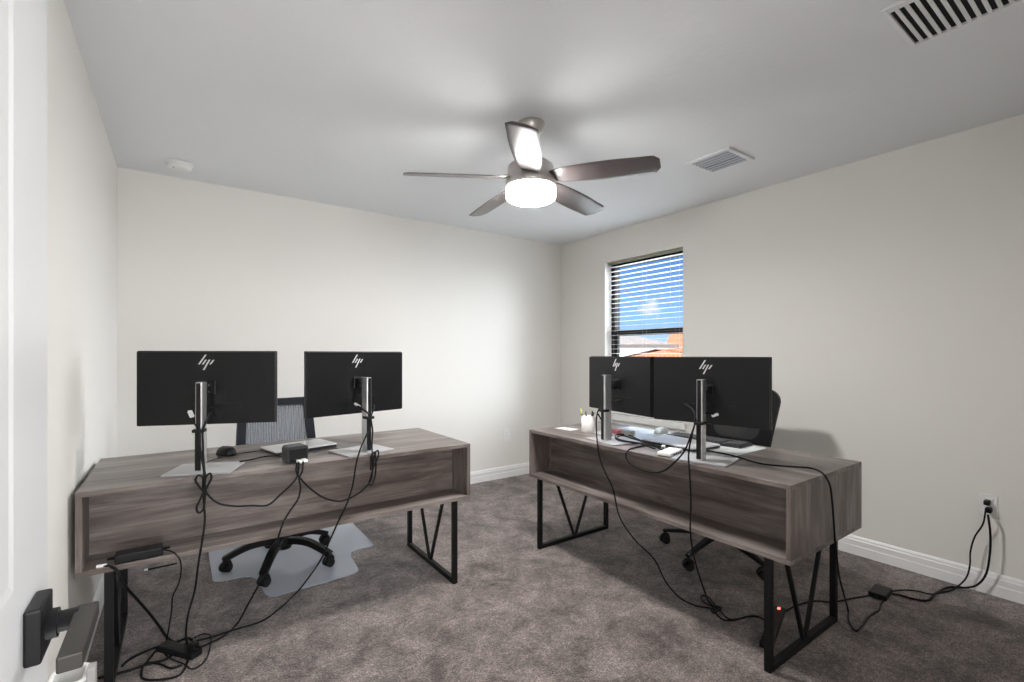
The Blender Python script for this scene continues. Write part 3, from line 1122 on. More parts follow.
# clear vinyl mat below the left chair
mat_poly = [(0.160, 3.96 - 0.05), (0.157, 3.06), (0.163, 3.035), (0.185, 3.022), (0.300, 3.005), (0.335, 2.985), (0.352, 2.945), (0.372, 2.72), (0.385, 2.69), (0.41, 2.672),
            (0.80, 2.685), (0.835, 2.70), (0.852, 2.735), (0.866, 2.93), (0.885, 2.985), (0.925, 3.005), (1.02, 3.010), (1.042, 3.03), (1.046, 3.06), (1.046, 3.87), (1.03, 3.89), (0.18, 3.89)]
mat_poly[0] = (0.160, 3.87)
bm = B(); prism(bm, mat_poly, 0.0005, 0.0035)
tag(obj('chair_mat', bm, 'mat'), 'clear bluish vinyl floor mat with a lip below the grey-backed chair', 'floor mat')

# ================================================================== THINGS ON THE LEFT DESK
def make_mouse(label, loc, rz, mat, group=None, tall=1.0):
    t = thing('computer_mouse', label, 'mouse', loc, rz, group)
    bm = B()
    n, m = 16, 8
    rings = []
    for j in range(m + 1):
        ph = PI / 2 * j / m
        ring = []
        for k in range(n):
            a = 2 * PI * k / n
            ex = 0.6
            cx = math.copysign(abs(math.cos(a)) ** ex, math.cos(a))
            cy = math.copysign(abs(math.sin(a)) ** ex, math.sin(a))
            rr = max(math.cos(ph), 0.02) ** 0.6
            ring.append(bm.verts.new((cx * 0.031 * rr, cy * 0.055 * rr - 0.006 * math.sin(ph), 0.001 + 0.036 * tall * math.sin(ph))))
        rings.append(ring)
    for a, b in zip(rings, rings[1:]):
        for k in range(n):
            f = bm.faces.new((a[k], a[(k + 1) % n], b[(k + 1) % n], b[k])); f.smooth = True
    bm.faces.new(rings[0][::-1]); bm.faces.new(rings[-1])
    obj('shell', bm, mat, t)
    bm = B(); cyl(bm, (-0.004, 0.026, 0.029 * tall), (0.004, 0.026, 0.029 * tall), 0.008, 16)
    obj('scroll_wheel', bm, 'dark_grey', t)
    return t
make_mouse('black mouse on the left desk beside the closed laptop', (0.194, 2.690, 0.75), R(25), 'black_plastic', None, 1.15)
make_mouse('pale grey mouse at the end of the charcoal keyboard', (2.440, 1.845, 0.7535), R(-80), 'mouse_grey')

def make_laptop(label, loc, rz, w, d):
    t = thing('laptop', label, 'laptop', loc, rz, 'closed silver laptops')
    bm = B(); prism(bm, round_rect(w, d, 0.012, 4), 0.002, 0.0105, bevel=0.0015)
    obj('lower_case', bm, 'dark_grey', t)
    bm = B(); prism(bm, round_rect(w, d, 0.012, 4), 0.0115, 0.018, bevel=0.0015)
    obj('lid', bm, 'laptop', t)
    bm = B(); cyl(bm, (-w * 0.36, d / 2 - 0.004, 0.010), (w * 0.36, d / 2 - 0.004, 0.010), 0.005, 10)
    obj('hinge', bm, 'dark_grey', t)
    for sx in (-1, 1):
        for sy in (-1, 1):
            bm = B(); cyl(bm, (sx * (w / 2 - 0.03), sy * (d / 2 - 0.03), 0), (sx * (w / 2 - 0.03), sy * (d / 2 - 0.03), 0.003), 0.007, 10)
            obj('foot', bm, 'black_plastic', t)
    return t
make_laptop('closed silver laptop lying on the left desk in front of the grey mesh chair', (0.520, 2.655, 0.75), R(13), 0.315, 0.205)
make_laptop('closed silver laptop on the right desk between keyboard and white hub', (2.215, 1.555, 0.7535), R(-93), 0.34, 0.225)

# docking station on its edge
dk = thing('docking_station', 'upright black box docking station with grey rim at the front edge of the left desk', 'docking station', (0.437, 2.328, 0.75), R(9))
bm = B(); prism(bm, round_rect(0.090, 0.078, 0.012, 5), 0.0, 0.075, XZ @ Matrix.Translation((0, 0.039, -0.036)), bevel=0.003)
obj('case', bm, 'dark_grey', dk)
bm = B(); bx(bm, -0.039, 0.039, -0.0415, -0.038, 0.006, 0.066, 0.001)
obj('port_face', bm, 'black_plastic', dk)
bm = B()
for x in (-0.034, -0.016, 0.002):
    bx(bm, x, x + 0.013, -0.0425, -0.041, 0.014, 0.021, 0.0004)
obj('ports', bm, 'screen', dk)
for name, x, z, lab in (('display_plug', 0.000, 0.012, 'white display plug'), ('display_plug', 0.021, 0.014, 'white display plug')):
    bm = B(); bx(bm, x - 0.009, x + 0.009, -0.076, -0.041, z - 0.006, z + 0.006, 0.002)
    pl = obj(name, bm, 'white_plastic', dk)
    pl['label'] = lab

# ================================================================== THINGS ON THE RIGHT DESK
bm = B(); prism(bm, round_rect(0.385, 0.90, 0.015, 4, 2.318, 1.685), 0.7502, 0.7530)
tag(obj('desk_pad', bm, 'desk_pad'), 'pale glossy desk pad below keyboard and laptop on the right desk', 'desk pad')

kb = thing('keyboard', 'charcoal keyboard lying on the pale pad behind the right-hand monitor', 'keyboard', (2.425, 1.53, 0.753), R(-86))
bm = B(); prism(bm, round_rect(0.445, 0.135, 0.006, 3), 0.0, 0.014, bevel=0.002)
obj('keyboard_case', bm, 'keyboard', kb)
bm = B()
for row in range(6):
    y = 0.050 - row * 0.0195
    cols = 21
    for c_ in range(cols):
        x = -0.205 + c_ * 0.0205
        if c_ in (15, 16) and row > 0 and c_ == 16:
            continue
        box(bm, (x, y, 0.0165), (0.0165, 0.0155, 0.006), 0.0015, seg=1)
kk = obj('keycaps', bm, 'key', kb)

hb = thing('usb_hub', 'flat white hub with dark ports at the front edge of the right desk', 'hub', (1.975, 1.440, 0.75), R(14))
bm = B(); box(bm, (0, 0, 0.012), (0.150, 0.070, 0.018), 0.004)
obj('case', bm, 'white_plastic', hb)
bm = B(); box(bm, (0, 0, 0.0025), (0.144, 0.064, 0.005), 0.001)
obj('foot_plate', bm, 'black_plastic', hb)
bm = B()
for x in (-0.045, -0.02, 0.005, 0.03):
    bx(bm, x, x + 0.013, -0.0362, -0.034, 0.007, 0.014, 0.0004)
obj('ports', bm, 'screen', hb)
for y in (-0.015, 0.012):
    bm = B(); bx(bm, 0.074, 0.105, y - 0.008, y + 0.008, 0.006, 0.016, 0.002)
    q = obj('plug', bm, 'white_plastic', hb)

wp = thing('cable_plug', 'small white cable plug lying between hub and silver laptop', 'plug', (2.062, 1.545, 0.7535), R(35))
bm = B(); box(bm, (0, 0, 0.008), (0.036, 0.020, 0.014), 0.003)
obj('plug_body', bm, 'white_plastic', wp)
bm = B(); box(bm, (0.025, 0, 0.008), (0.016, 0.012, 0.006), 0.0005)
obj('connector', bm, 'silver', wp)

cup = thing('pen_cup', 'white pen cup at the far end of the right desk', 'cup', (2.125, 2.155, 0.75))
bm = B(); lathe(bm, [(0, 0), (0.044, 0), (0.046, 0.003), (0.046, 0.101), (0.044, 0.103), (0.0425, 0.101), (0.0425, 0.006), (0, 0.006)], 36)
obj('cup_body', bm, 'ceramic', cup)
def pen(label, dx, dy, lean, az, L, mat, capm, cat='pen'):
    t = thing('pen', label, cat, (2.125 + dx, 2.155 + dy, 0.7563), 0, 'pens in the white cup')
    d = Vector((math.sin(lean) * math.cos(az), math.sin(lean) * math.sin(az), math.cos(lean)))
    p0 = Vector((0, 0, 0.002))
    bm = B(); cyl(bm, p0, p0 + d * L * 0.78, 0.0048, 12)
    obj('barrel', bm, mat, t)
    bm = B(); cyl(bm, p0 + d * L * 0.78, p0 + d * L, 0.0052, 12, 0.0040)
    obj('cap', bm, capm, t)
pen('pen with a yellow-green end leaning left in the white cup', -0.012, 0.018, 0.22, 2.2, 0.140, 'black_plastic', 'yellow')
pen('dark pen just right of the yellow-green one in the white cup', 0.004, 0.008, 0.15, 2.0, 0.122, 'dark_grey', 'black_plastic')
pen('black pen standing upright in the middle of the white cup', 0.010, -0.008, 0.08, -0.8, 0.126, 'black_plastic', 'black_plastic')
pen('short dark pen at the right rim of the white cup', 0.004, -0.018, 0.14, -1.2, 0.120, 'black_plastic', 'dark_grey')

bm = B(); prism(bm, [(2.06, 2.25), (2.15, 2.27), (2.13, 2.40), (2.04, 2.39)], 0.7501, 0.7512)
tag(obj('paper_sheet', bm, 'paper'), 'loose white paper sheet at the far corner of the right desk', 'paper')
bm = B(); box(bm, (2.225, 2.01, 0.7642), (0.065, 0.065, 0.022), 0.002)
tag(obj('sticky_note_block', bm, 'pink'), 'pink block of sticky notes behind the far monitor stand', 'sticky notes')
bm = B(); box(bm, (2.225, 1.925, 0.7660), (0.050, 0.070, 0.025), 0.003)
tag(obj('small_box', bm, 'grey_box'), 'small light grey box beside the pink sticky notes', 'box')

# ================================================================== CEILING FAN
fan = thing('ceiling_fan', 'ceiling fan with five dark blades and a lit white drum lamp', 'ceiling fan', (1.50, 1.945, 2.44))
bm = B(); lathe(bm, [(0, 0), (0.072, 0), (0.072, -0.008), (0.066, -0.035), (0.045, -0.060), (0.018, -0.066), (0, -0.066)], 36)
obj('canopy', bm, 'nickel', fan)
bm = B(); cyl(bm, (0, 0, -0.06), (0, 0, -0.19), 0.0125, 20); lathe(bm, [(0, -0.165), (0.026, -0.165), (0.030, -0.180), (0.030, -0.20), (0, -0.20)], 24)
obj('downrod', bm, 'nickel', fan)
bm = B(); lathe(bm, [(0, -0.195), (0.045, -0.197), (0.095, -0.206), (0.118, -0.224), (0.121, -0.240), (0.121, -0.286), (0.126, -0.290), (0.130, -0.304), (0.133, -0.316), (0.133, -0.332), (0, -0.332)], 48)
obj('motor_housing', bm, 'nickel', fan)
bm = B(); lathe(bm, [(0, -0.3325), (0.126, -0.3325), (0.128, -0.337), (0.129, -0.378), (0.126, -0.389), (0.116, -0.395), (0.06, -0.399), (0, -0.400)], 48)
for f in bm.faces:
    f.normal_update()
    if f.calc_center_median().z < -0.393:
        f.material_index = 1
obj('lamp_glass', bm, ['lamp_glass', 'lamp_under'], fan)
def blade_bm():
    """blade along local +x, cambered tip, thin edges"""
    bm = B()
    r0, r1 = 0.112, 0.648
    n = 22
    top, bot = [], []
    for i in range(n + 1):
        u = i / n
        r = r0 + (r1 - r0) * u
        w = 0.108 + 0.052 * math.sin(PI * min(1, u * 1.25) * 0.62) - 0.020 * u
        lead = w * 0.50
        trail = -w * 0.50
        if u > 0.93:
            k = (u - 0.93) / 0.07
            lead -= w * 0.30 * (1 - math.sqrt(max(0, 1 - k * k)))
            trail += w * 0.20 * (1 - math.sqrt(max(0, 1 - k * k)))
        if u < 0.16:
            k = 1 - u / 0.16
            lead *= 1 - 0.22 * k * k
            trail *= 1 - 0.22 * k * k
        row_t, row_b = [], []
        for f, h in ((0, 0.0008), (0.12, 0.0030), (0.5, 0.0034), (0.88, 0.0030), (1, 0.0008)):
            y = trail + (lead - trail) * f
            row_t.append(bm.verts.new((r, y, h)))
            row_b.append(bm.verts.new((r, y, -h)))
        top.append(row_t); bot.append(row_b)
    for i in range(n):
        for j in range(4):
            for g, fl in ((top, False), (bot, True)):
                q = (g[i][j], g[i + 1][j], g[i + 1][j + 1], g[i][j + 1])
                f = bm.faces.new(q[::-1] if fl else q); f.smooth = True
        for j in (0, 4):
            bm.faces.new((top[i][j], bot[i][j], bot[i + 1][j], top[i + 1][j]))
    for i in (0, n):
        for j in range(4):
            bm.faces.new((top[i][j], top[i][j + 1], bot[i][j + 1], bot[i][j]))
    return bm
for k in range(5):
    a = R(229.0 + 72 * k)
    # angle measured in the room: camera-frame 265 deg is 265-35.35
    bl_ = obj('blade', blade_bm(), 'blade', fan, loc=(0, 0, -0.281), rot=(0, 0, 0))
    # clockwise (seen from above) edge is the higher one
    bl_.rotation_euler = (Matrix.Rotation(a, 4, 'Z') @ Matrix.Rotation(R(2.8), 4, 'Y') @ Matrix.Rotation(R(-14), 4, 'X')).to_euler()
    bm = B(); bx(bm, 0.100, 0.150, -0.028, 0.028, -0.002, 0.010, 0.002)
    obj('blade_holder', bm, 'nickel', bl_)

# ================================================================== CEILING VENTS AND DETECTOR
sv = thing('supply_vent', 'small white ceiling vent with grey louvers near the right wall', 'air vent', (2.732, 1.635, 2.44), 0)
vw = 0.285
bm = B()
bw_ = 0.026
for x0, x1, y0, y1 in ((-vw / 2, vw / 2, -vw / 2, -vw / 2 + bw_), (-vw / 2, vw / 2, vw / 2 - bw_, vw / 2), (-vw / 2, -vw / 2 + bw_, -vw / 2 + bw_, vw / 2 - bw_), (vw / 2 - bw_, vw / 2, -vw / 2 + bw_, vw / 2 - bw_)):
    bx(bm, x0, x1, y0, y1, -0.012, 0.0, 0.003)
obj('vent_frame', bm, 'white_paint', sv)
bm = B()
inn = vw / 2 - bw_
for k in range(7):
    x = -inn + 0.014 + k * (2 * inn - 0.028) / 6
    tl = 38 if k < 4 else 30
    box(bm, (x + (0.004 if k > 3 else 0), 0, -0.008), (0.0135, 2 * inn, 0.0015), 0.0, Matrix.Rotation(R(tl), 4, 'Y'))
obj('louvers', bm, 'louver', sv)
bm = B(); bx(bm, -inn, inn, -inn, inn, -0.0008, 0.0)
obj('duct_shade_sheet', bm, 'duct', sv)  # flat dark sheet, shade behind the louvers put in as colour

rv = thing('return_vent', 'large white return air grille with dark slots at the top right of the ceiling', 'air vent', (2.170, 0.362, 2.44), 0)
hx, hy_ = 0.175, 0.235
bm = B()
bb = 0.032
bx(bm, -hx, hx, hy_ - 0.016, hy_, -0.010, 0, 0.002); bx(bm, -hx, hx, -hy_, -hy_ + 0.016, -0.010, 0, 0.002)
bx(bm, -hx, -hx + bb, -hy_ + 0.016, hy_ - 0.016, -0.010, 0, 0.002); bx(bm, hx - bb, hx, -hy_ + 0.016, hy_ - 0.016, -0.010, 0, 0.002)
obj('vent_frame', bm, 'white_paint', rv)
bm = B()
pitch = 0.0265
k = 0
y = hy_ - 0.016 - 0.0200
while y > -hy_ + 0.02:
    box(bm, (0, y, -0.006), (2 * (hx - bb), 0.0115, 0.006), 0.0008, Matrix.Rotation(R(-12), 4, 'X'), seg=1)
    y -= pitch
obj('louvers', bm, 'white_paint', rv)
bm = B(); bx(bm, -hx + bb, hx - bb, -hy_ + 0.016, hy_ - 0.016, -0.0008, 0.0)
obj('duct_shade_sheet', bm, 'duct', rv)  # no real hole: dark sheet painted as the shade between slats

sd = thing('smoke_detector', 'round white smoke detector on the ceiling in the left back corner', 'smoke detector', (0.010, 3.62, 2.44))
bm = B(); lathe(bm, [(0, 0), (0.072, 0), (0.072, -0.010), (0.068, -0.014), (0, -0.014)], 36)
obj('detector_base', bm, 'white_plastic', sd)
bm = B(); lathe(bm, [(0, -0.012), (0.062, -0.014), (0.064, -0.030), (0.056, -0.040), (0.030, -0.043), (0, -0.043)], 36)
cv = obj('detector_cover', bm, 'white_plastic', sd)
bm = B(); cyl(bm, (-0.03, -0.03, -0.0415), (-0.03, -0.03, -0.0435), 0.004, 10)
obj('test_light', bm, 'dark_grey', cv)

# ================================================================== WALL OUTLETS
def outlet(label, loc, rz, plugs):
    """plate in local xz, facing local -y"""
    t = thing('wall_outlet', label, 'outlet', loc, rz, 'white wall outlets')
    bm = B(); prism(bm, round_rect(0.072, 0.116, 0.004, 3), 0.0, 0.005, XZ, bevel=0.0015)
    obj('cover_plate', bm, 'white_plastic', t)
    bm = B(); prism(bm, round_rect(0.034, 0.068, 0.004, 3), 0.005, 0.0068, XZ)
    rec = obj('receptacle', bm, 'white_plastic', t)
    bm = B()
    for z in (0.018, -0.018):
        bx(bm, -0.007, -0.005, -0.0072, -0.0066, z - 0.003, z + 0.005)
        bx(bm, 0.005, 0.007, -0.0072, -0.0066, z - 0.003, z + 0.005)
    obj('slots', bm, 'screen', rec)
    return t
outlet('white wall outlet on the right wall with two black plugs in it', (XR, 0.567, 0.456), -PI / 2, True)
outlet('white wall outlet without plugs on the back wall between the desks', (2.712, YB, 0.430), 0.0, False)

# ================================================================== SLIM BIN AND BOARD BY THE LEFT WALL
sb = thing('waste_bin', 'slim white waste bin with rounded rim below the door lever', 'bin', (-0.228, 1.645, 0))
bm = B()
N_ = 6
o0, o1 = round_rect(0.058, 0.075, 0.016, N_), round_rect(0.068, 0.085, 0.018, N_)
i1, i0 = round_rect(0.058, 0.075, 0.014, N_), round_rect(0.048, 0.065, 0.012, N_)
rings = []
for P_, z in ((o0, 0.0), (o1, 0.412), (i1, 0.412), (i0, 0.01)):
    rings.append([bm.verts.new((x, y, z)) for x, y in P_])
for a, b in zip(rings, rings[1:]):
    for k in range(len(a)):
        bm.faces.new((a[k], a[(k + 1) % len(a)], b[(k + 1) % len(a)], b[k]))
bm.faces.new(rings[0][::-1]); bm.faces.new(rings[-1])
obj('bin_body', bm, 'bin', sb)
bm = B()
P_ = round_rect(0.070, 0.087, 0.018, N_)
tube(bm, [(x, y, 0.413) for x, y in P_] + [(P_[0][0], P_[0][1], 0.413)], 0.006, 8, 1)
obj('rim', bm, 'white_plastic', sb)
bm = B(); bx(bm, -0.1895, -0.172, 1.605, 1.640, 0.0, 0.437, 0.002)
tag(obj('shelf_board', bm, 'board'), 'narrow light grey board standing upright beside the slim bin', 'board')

# ================================================================== CORDS
CORDS = {
    'A': [(0.126, 2.365, 1.018), (0.104, 2.335, 0.976), (0.085, 2.305, 0.932), (0.085, 2.3, 0.871), (0.086, 2.28, 0.814), (0.088, 2.256, 0.778), (0.089, 2.238, 0.765), (0.088, 2.238, 0.726), (0.093, 2.238, 0.693), (0.133, 2.238, 0.642), (0.189, 2.238, 0.619), (0.254, 2.238, 0.609), (0.314, 2.238, 0.6), (0.361, 2.238, 0.635), (0.408, 2.238, 0.675), (0.429, 2.238, 0.702), (0.435, 2.24, 0.727), (0.439, 2.251, 0.764)],
    'B': [(0.051, 2.36, 0.978), (0.059, 2.335, 0.955), (0.072, 2.305, 0.929), (0.075, 2.3, 0.868), (0.081, 2.28, 0.814), (0.085, 2.256, 0.782), (0.086, 2.238, 0.766), (0.083, 2.238, 0.715), (0.086, 2.238, 0.642), (0.089, 2.238, 0.582), (0.078, 2.238, 0.485), (0.067, 2.25, 0.404), (0.057, 2.28, 0.296), (0.035, 2.33, 0.18), (0.029, 2.38, 0.08), (0.036, 2.423, 0.006), (0.042, 2.346, 0.006)],
    'B1': [(0.086, 2.235, 0.695), (0.069, 2.23, 0.722), (0.058, 2.23, 0.748), (0.066, 2.23, 0.764), (0.082, 2.23, 0.756), (0.086, 2.235, 0.711)],
    'B2': [(0.088, 2.233, 0.695), (0.099, 2.228, 0.722), (0.111, 2.228, 0.748), (0.106, 2.228, 0.767), (0.092, 2.228, 0.755), (0.089, 2.233, 0.703)],
    'B3': [(0.086, 2.232, 0.703), (0.072, 2.228, 0.667), (0.061, 2.228, 0.638), (0.069, 2.228, 0.617), (0.082, 2.228, 0.626), (0.089, 2.228, 0.676), (0.091, 2.23, 0.695)],
    'C': [(0.456, 2.251, 0.764), (0.45, 2.24, 0.723), (0.437, 2.238, 0.696), (0.443, 2.238, 0.656), (0.433, 2.238, 0.605), (0.4, 2.238, 0.558), (0.376, 2.238, 0.519), (0.357, 2.238, 0.463), (0.345, 2.26, 0.385), (0.323, 2.3, 0.298), (0.29, 2.36, 0.209), (0.25, 2.41, 0.106), (0.218, 2.484, 0.006), (0.159, 2.414, 0.006), (0.106, 2.391, 0.006), (0.07, 2.382, 0.006)],
    'D': [(0.431, 2.251, 0.763), (0.427, 2.24, 0.724), (0.441, 2.238, 0.696), (0.491, 2.238, 0.635), (0.546, 2.238, 0.589), (0.613, 2.238, 0.563), (0.668, 2.238, 0.572), (0.724, 2.238, 0.601), (0.758, 2.238, 0.638), (0.765, 2.238, 0.704), (0.767, 2.245, 0.756), (0.78, 2.29, 0.795), (0.788, 2.305, 0.867), (0.782, 2.31, 0.931), (0.811, 2.35, 0.965), (0.828, 2.4, 0.98)],
    'D1': [(0.756, 2.232, 0.649), (0.77, 2.23, 0.705), (0.792, 2.232, 0.75), (0.791, 2.236, 0.776), (0.775, 2.232, 0.767), (0.765, 2.23, 0.696), (0.75, 2.23, 0.641), (0.745, 2.23, 0.623), (0.755, 2.23, 0.614), (0.773, 2.232, 0.647), (0.779, 2.23, 0.723), (0.774, 2.236, 0.771), (0.757, 2.23, 0.755), (0.753, 2.23, 0.688)],
    'E': [(0.728, 2.39, 0.992), (0.742, 2.34, 0.975), (0.772, 2.31, 0.942), (0.77, 2.305, 0.878), (0.734, 2.27, 0.823), (0.705, 2.238, 0.788), (0.686, 2.238, 0.72), (0.672, 2.238, 0.633), (0.645, 2.238, 0.548), (0.606, 2.245, 0.466), (0.59, 2.34, 0.346), (0.575, 2.44, 0.228), (0.545, 2.55, 0.11), (0.507, 2.646, 0.006), (0.407, 2.527, 0.006), (0.319, 2.452, 0.006), (0.203, 2.447, 0.006), (0.123, 2.44, 0.006), (0.065, 2.446, 0.006)],
    'F': [(-0.046, 2.29, 0.478), (-0.03, 2.27, 0.479), (-0.008, 2.252, 0.468), (0.008, 2.245, 0.441), (0.011, 2.25, 0.388), (0.002, 2.27, 0.335), (-0.014, 2.3, 0.288), (-0.02, 2.37, 0.192), (-0.032, 2.45, 0.076), (-0.04, 2.512, 0.006), (-0.044, 2.431, 0.006), (-0.025, 2.37, 0.006), (0.021, 2.292, 0.006), (0.05, 2.235, 0.006), (0.087, 2.26, 0.006), (0.117, 2.4, 0.006), (0.117, 2.462, 0.006), (0.092, 2.489, 0.006), (0.059, 2.477, 0.006)],
    'G': [(-0.219, 2.27, 0.467), (-0.198, 2.255, 0.464), (-0.18, 2.236, 0.453), (-0.171, 2.236, 0.42), (-0.157, 2.31, 0.353), (-0.129, 2.4, 0.26), (-0.094, 2.49, 0.153), (-0.065, 2.55, 0.065), (-0.041, 2.565, 0.006), (-0.005, 2.478, 0.006), (0.029, 2.428, 0.006)],
    'H1': [(0.051, 2.464, 0.006), (0.034, 2.494, 0.006), (-0.005, 2.487, 0.006), (-0.06, 2.492, 0.006), (-0.113, 2.48, 0.006), (-0.157, 2.456, 0.006), (-0.179, 2.419, 0.006)],
    'H2': [(0.03, 2.445, 0.006), (-0.005, 2.403, 0.006), (-0.044, 2.369, 0.006), (-0.096, 2.375, 0.006), (-0.152, 2.37, 0.006), (-0.206, 2.374, 0.006), (-0.247, 2.383, 0.006)],
    'H3': [(0.035, 2.343, 0.006), (0.028, 2.272, 0.006), (0.005, 2.224, 0.006), (-0.036, 2.226, 0.006), (-0.104, 2.274, 0.006), (-0.114, 2.33, 0.006), (-0.103, 2.387, 0.006), (-0.057, 2.347, 0.006), (-0.018, 2.29, 0.006), (0.015, 2.289, 0.006)],
    'H4': [(-0.103, 2.387, 0.006), (-0.085, 2.436, 0.006), (-0.067, 2.471, 0.006), (-0.04, 2.477, 0.006), (-0.015, 2.443, 0.006)],
    'J': [(2.02, 1.81, 0.979), (1.99, 1.835, 0.974), (1.96, 1.86, 0.962), (1.93, 1.877, 0.934), (1.91, 1.876, 0.885), (1.885, 1.852, 0.818), (1.862, 1.825, 0.775), (1.862, 1.814, 0.712), (1.862, 1.788, 0.646), (1.862, 1.763, 0.608), (1.862, 1.71, 0.535), (1.862, 1.665, 0.403), (1.87, 1.571, 0.311), (1.92, 1.496, 0.232), (1.99, 1.476, 0.104), (2.076, 1.446, 0.006), (2.08, 1.363, 0.006), (2.114, 1.316, 0.006), (2.122, 1.288, 0.006)],
    'K': [(2.05, 1.438, 1.003), (1.985, 1.348, 0.995), (1.945, 1.29, 0.975), (1.93, 1.275, 0.932), (1.9, 1.27, 0.876), (1.872, 1.264, 0.826), (1.862, 1.262, 0.783), (1.862, 1.257, 0.717), (1.862, 1.25, 0.589), (1.862, 1.253, 0.451), (1.91, 1.266, 0.323), (2.03, 1.296, 0.136), (2.153, 1.334, 0.006), (2.13, 1.272, 0.006), (2.1, 1.209, 0.006), (2.133, 1.186, 0.006), (2.228, 1.15, 0.006), (2.219, 1.094, 0.006), (2.18, 1.044, 0.006)],
    'K1': [(2.14, 1.309, 0.006), (2.138, 1.356, 0.006), (2.16, 1.393, 0.006), (2.196, 1.404, 0.006), (2.203, 1.381, 0.006), (2.165, 1.325, 0.006), (2.138, 1.277, 0.006), (2.159, 1.284, 0.006), (2.156, 1.303, 0.006), (2.107, 1.305, 0.006), (2.09, 1.279, 0.006), (2.134, 1.28, 0.006)],
    'K2': [(2.123, 1.31, 0.006), (2.086, 1.261, 0.006), (2.073, 1.218, 0.006), (2.115, 1.189, 0.006), (2.193, 1.169, 0.006), (2.23, 1.132, 0.006), (2.206, 1.074, 0.006)],
    'L': [(2.025, 1.234, 0.961), (1.99, 1.247, 0.972), (1.945, 1.269, 0.959), (1.93, 1.275, 0.923), (1.89, 1.27, 0.873), (1.862, 1.283, 0.806), (1.862, 1.338, 0.742), (1.862, 1.392, 0.696), (1.862, 1.449, 0.675), (1.862, 1.527, 0.674), (1.862, 1.583, 0.688), (1.862, 1.616, 0.707), (1.866, 1.627, 0.73), (1.854, 1.6, 0.757), (1.929, 1.634, 0.755), (2.034, 1.641, 0.755), (2.124, 1.647, 0.755)],
    'M': [(1.93, 1.884, 0.906), (1.945, 1.876, 0.877), (2, 1.89, 0.82), (2.099, 1.936, 0.758), (2.01, 1.802, 0.758), (2.023, 1.72, 0.758), (2.057, 1.66, 0.758), (2.038, 1.573, 0.758), (1.986, 1.485, 0.758)],
    'M1': [(2.101, 1.629, 0.758), (2.13, 1.754, 0.758), (2.207, 1.923, 0.758), (2.168, 1.951, 0.758), (2.066, 1.878, 0.758), (2.015, 1.798, 0.758), (2.016, 1.7, 0.764), (2.032, 1.62, 0.764), (2.044, 1.553, 0.758)],
    'M2': [(2.05, 1.533, 0.758), (2.034, 1.609, 0.768), (2.081, 1.756, 0.768), (2.114, 1.872, 0.768), (2.057, 1.859, 0.764), (1.987, 1.753, 0.77), (1.997, 1.657, 0.77), (1.96, 1.519, 0.765)],
    'N': [(2.089, 1.442, 0.758), (2.147, 1.401, 0.758), (2.17, 1.349, 0.758), (2.16, 1.219, 0.758), (2.104, 1.059, 0.758), (2.152, 0.964, 0.758), (2.193, 0.906, 0.758), (2.165, 0.853, 0.758), (2.143, 0.826, 0.748), (2.18, 0.822, 0.704), (2.194, 0.82, 0.645), (2.209, 0.82, 0.566), (2.26, 0.833, 0.451), (2.34, 0.855, 0.347), (2.43, 0.88, 0.243), (2.54, 0.9, 0.117), (2.643, 0.919, 0.006), (2.528, 0.875, 0.006), (2.47, 0.83, 0.006), (2.539, 0.828, 0.006), (2.653, 0.838, 0.006), (2.765, 0.833, 0.006), (2.839, 0.847, 0.006), (2.93, 0.853, 0.006)],
    'O': [(2.305, 1.095, 0.006), (2.372, 1.09, 0.006), (2.494, 1.08, 0.006), (2.604, 1.048, 0.006), (2.663, 0.995, 0.006), (2.783, 0.951, 0.006), (2.871, 0.919, 0.006), (2.908, 0.905, 0.006)],
    'P': [(3.012, 0.869, 0.006), (3.102, 0.83, 0.006), (3.148, 0.785, 0.006), (3.164, 0.736, 0.006), (3.241, 0.706, 0.006), (3.321, 0.676, 0.012), (3.385, 0.642, 0.064), (3.385, 0.627, 0.138), (3.385, 0.625, 0.207), (3.385, 0.609, 0.29), (3.385, 0.578, 0.367), (3.385, 0.569, 0.431), (3.4, 0.569, 0.449)],
    'Q': [(3.004, 0.849, 0.006), (3.025, 0.822, 0.006), (3.029, 0.783, 0.006), (3.061, 0.728, 0.006), (3.202, 0.721, 0.006), (3.35, 0.694, 0.006), (3.365, 0.638, 0.021), (3.38, 0.603, 0.042), (3.385, 0.57, 0.102), (3.385, 0.552, 0.232), (3.385, 0.552, 0.344), (3.385, 0.557, 0.394), (3.4, 0.562, 0.415)],
    'R': [(0.224, 2.648, 0.758), (0.262, 2.649, 0.758), (0.301, 2.651, 0.758), (0.347, 2.663, 0.758), (0.373, 2.659, 0.758)],
    'S': [(0.171, 2.604, 0.758), (0.137, 2.563, 0.758), (0.112, 2.519, 0.758), (0.086, 2.438, 0.763)],
    'T': [(0.227, 2.415, 0.764), (0.28, 2.462, 0.758), (0.333, 2.494, 0.758), (0.382, 2.481, 0.758), (0.41, 2.435, 0.758)],
}


def cord(name, label, keys, r=0.0040, zmin=0.004, plug=None, cat='cord', group='black cords', part_names=()):
    bm = B()
    tube(bm, CORDS[keys[0]], r, 8, 6)
    o = obj(name, bm, 'cord')
    tag(o, label, cat, group)
    for k, nm in zip(keys[1:], part_names):
        bm = B()
        tube(bm, CORDS[k], r, 8, 6)
        obj(nm, bm, 'cord', o)
    return o

def end_plug(o, p, d, size, mat, name='plug', label=None):
    """a moulded plug at a cord end"""
    bm = B()
    p, d = Vector(p), Vector(d).normalized()
    q = d.to_track_quat('Z', 'Y').to_matrix().to_4x4()
    box(bm, p, size, min(size) * 0.22, q)
    k = obj(name, bm, mat, o)
    if label:
        k['label'] = label
    return k

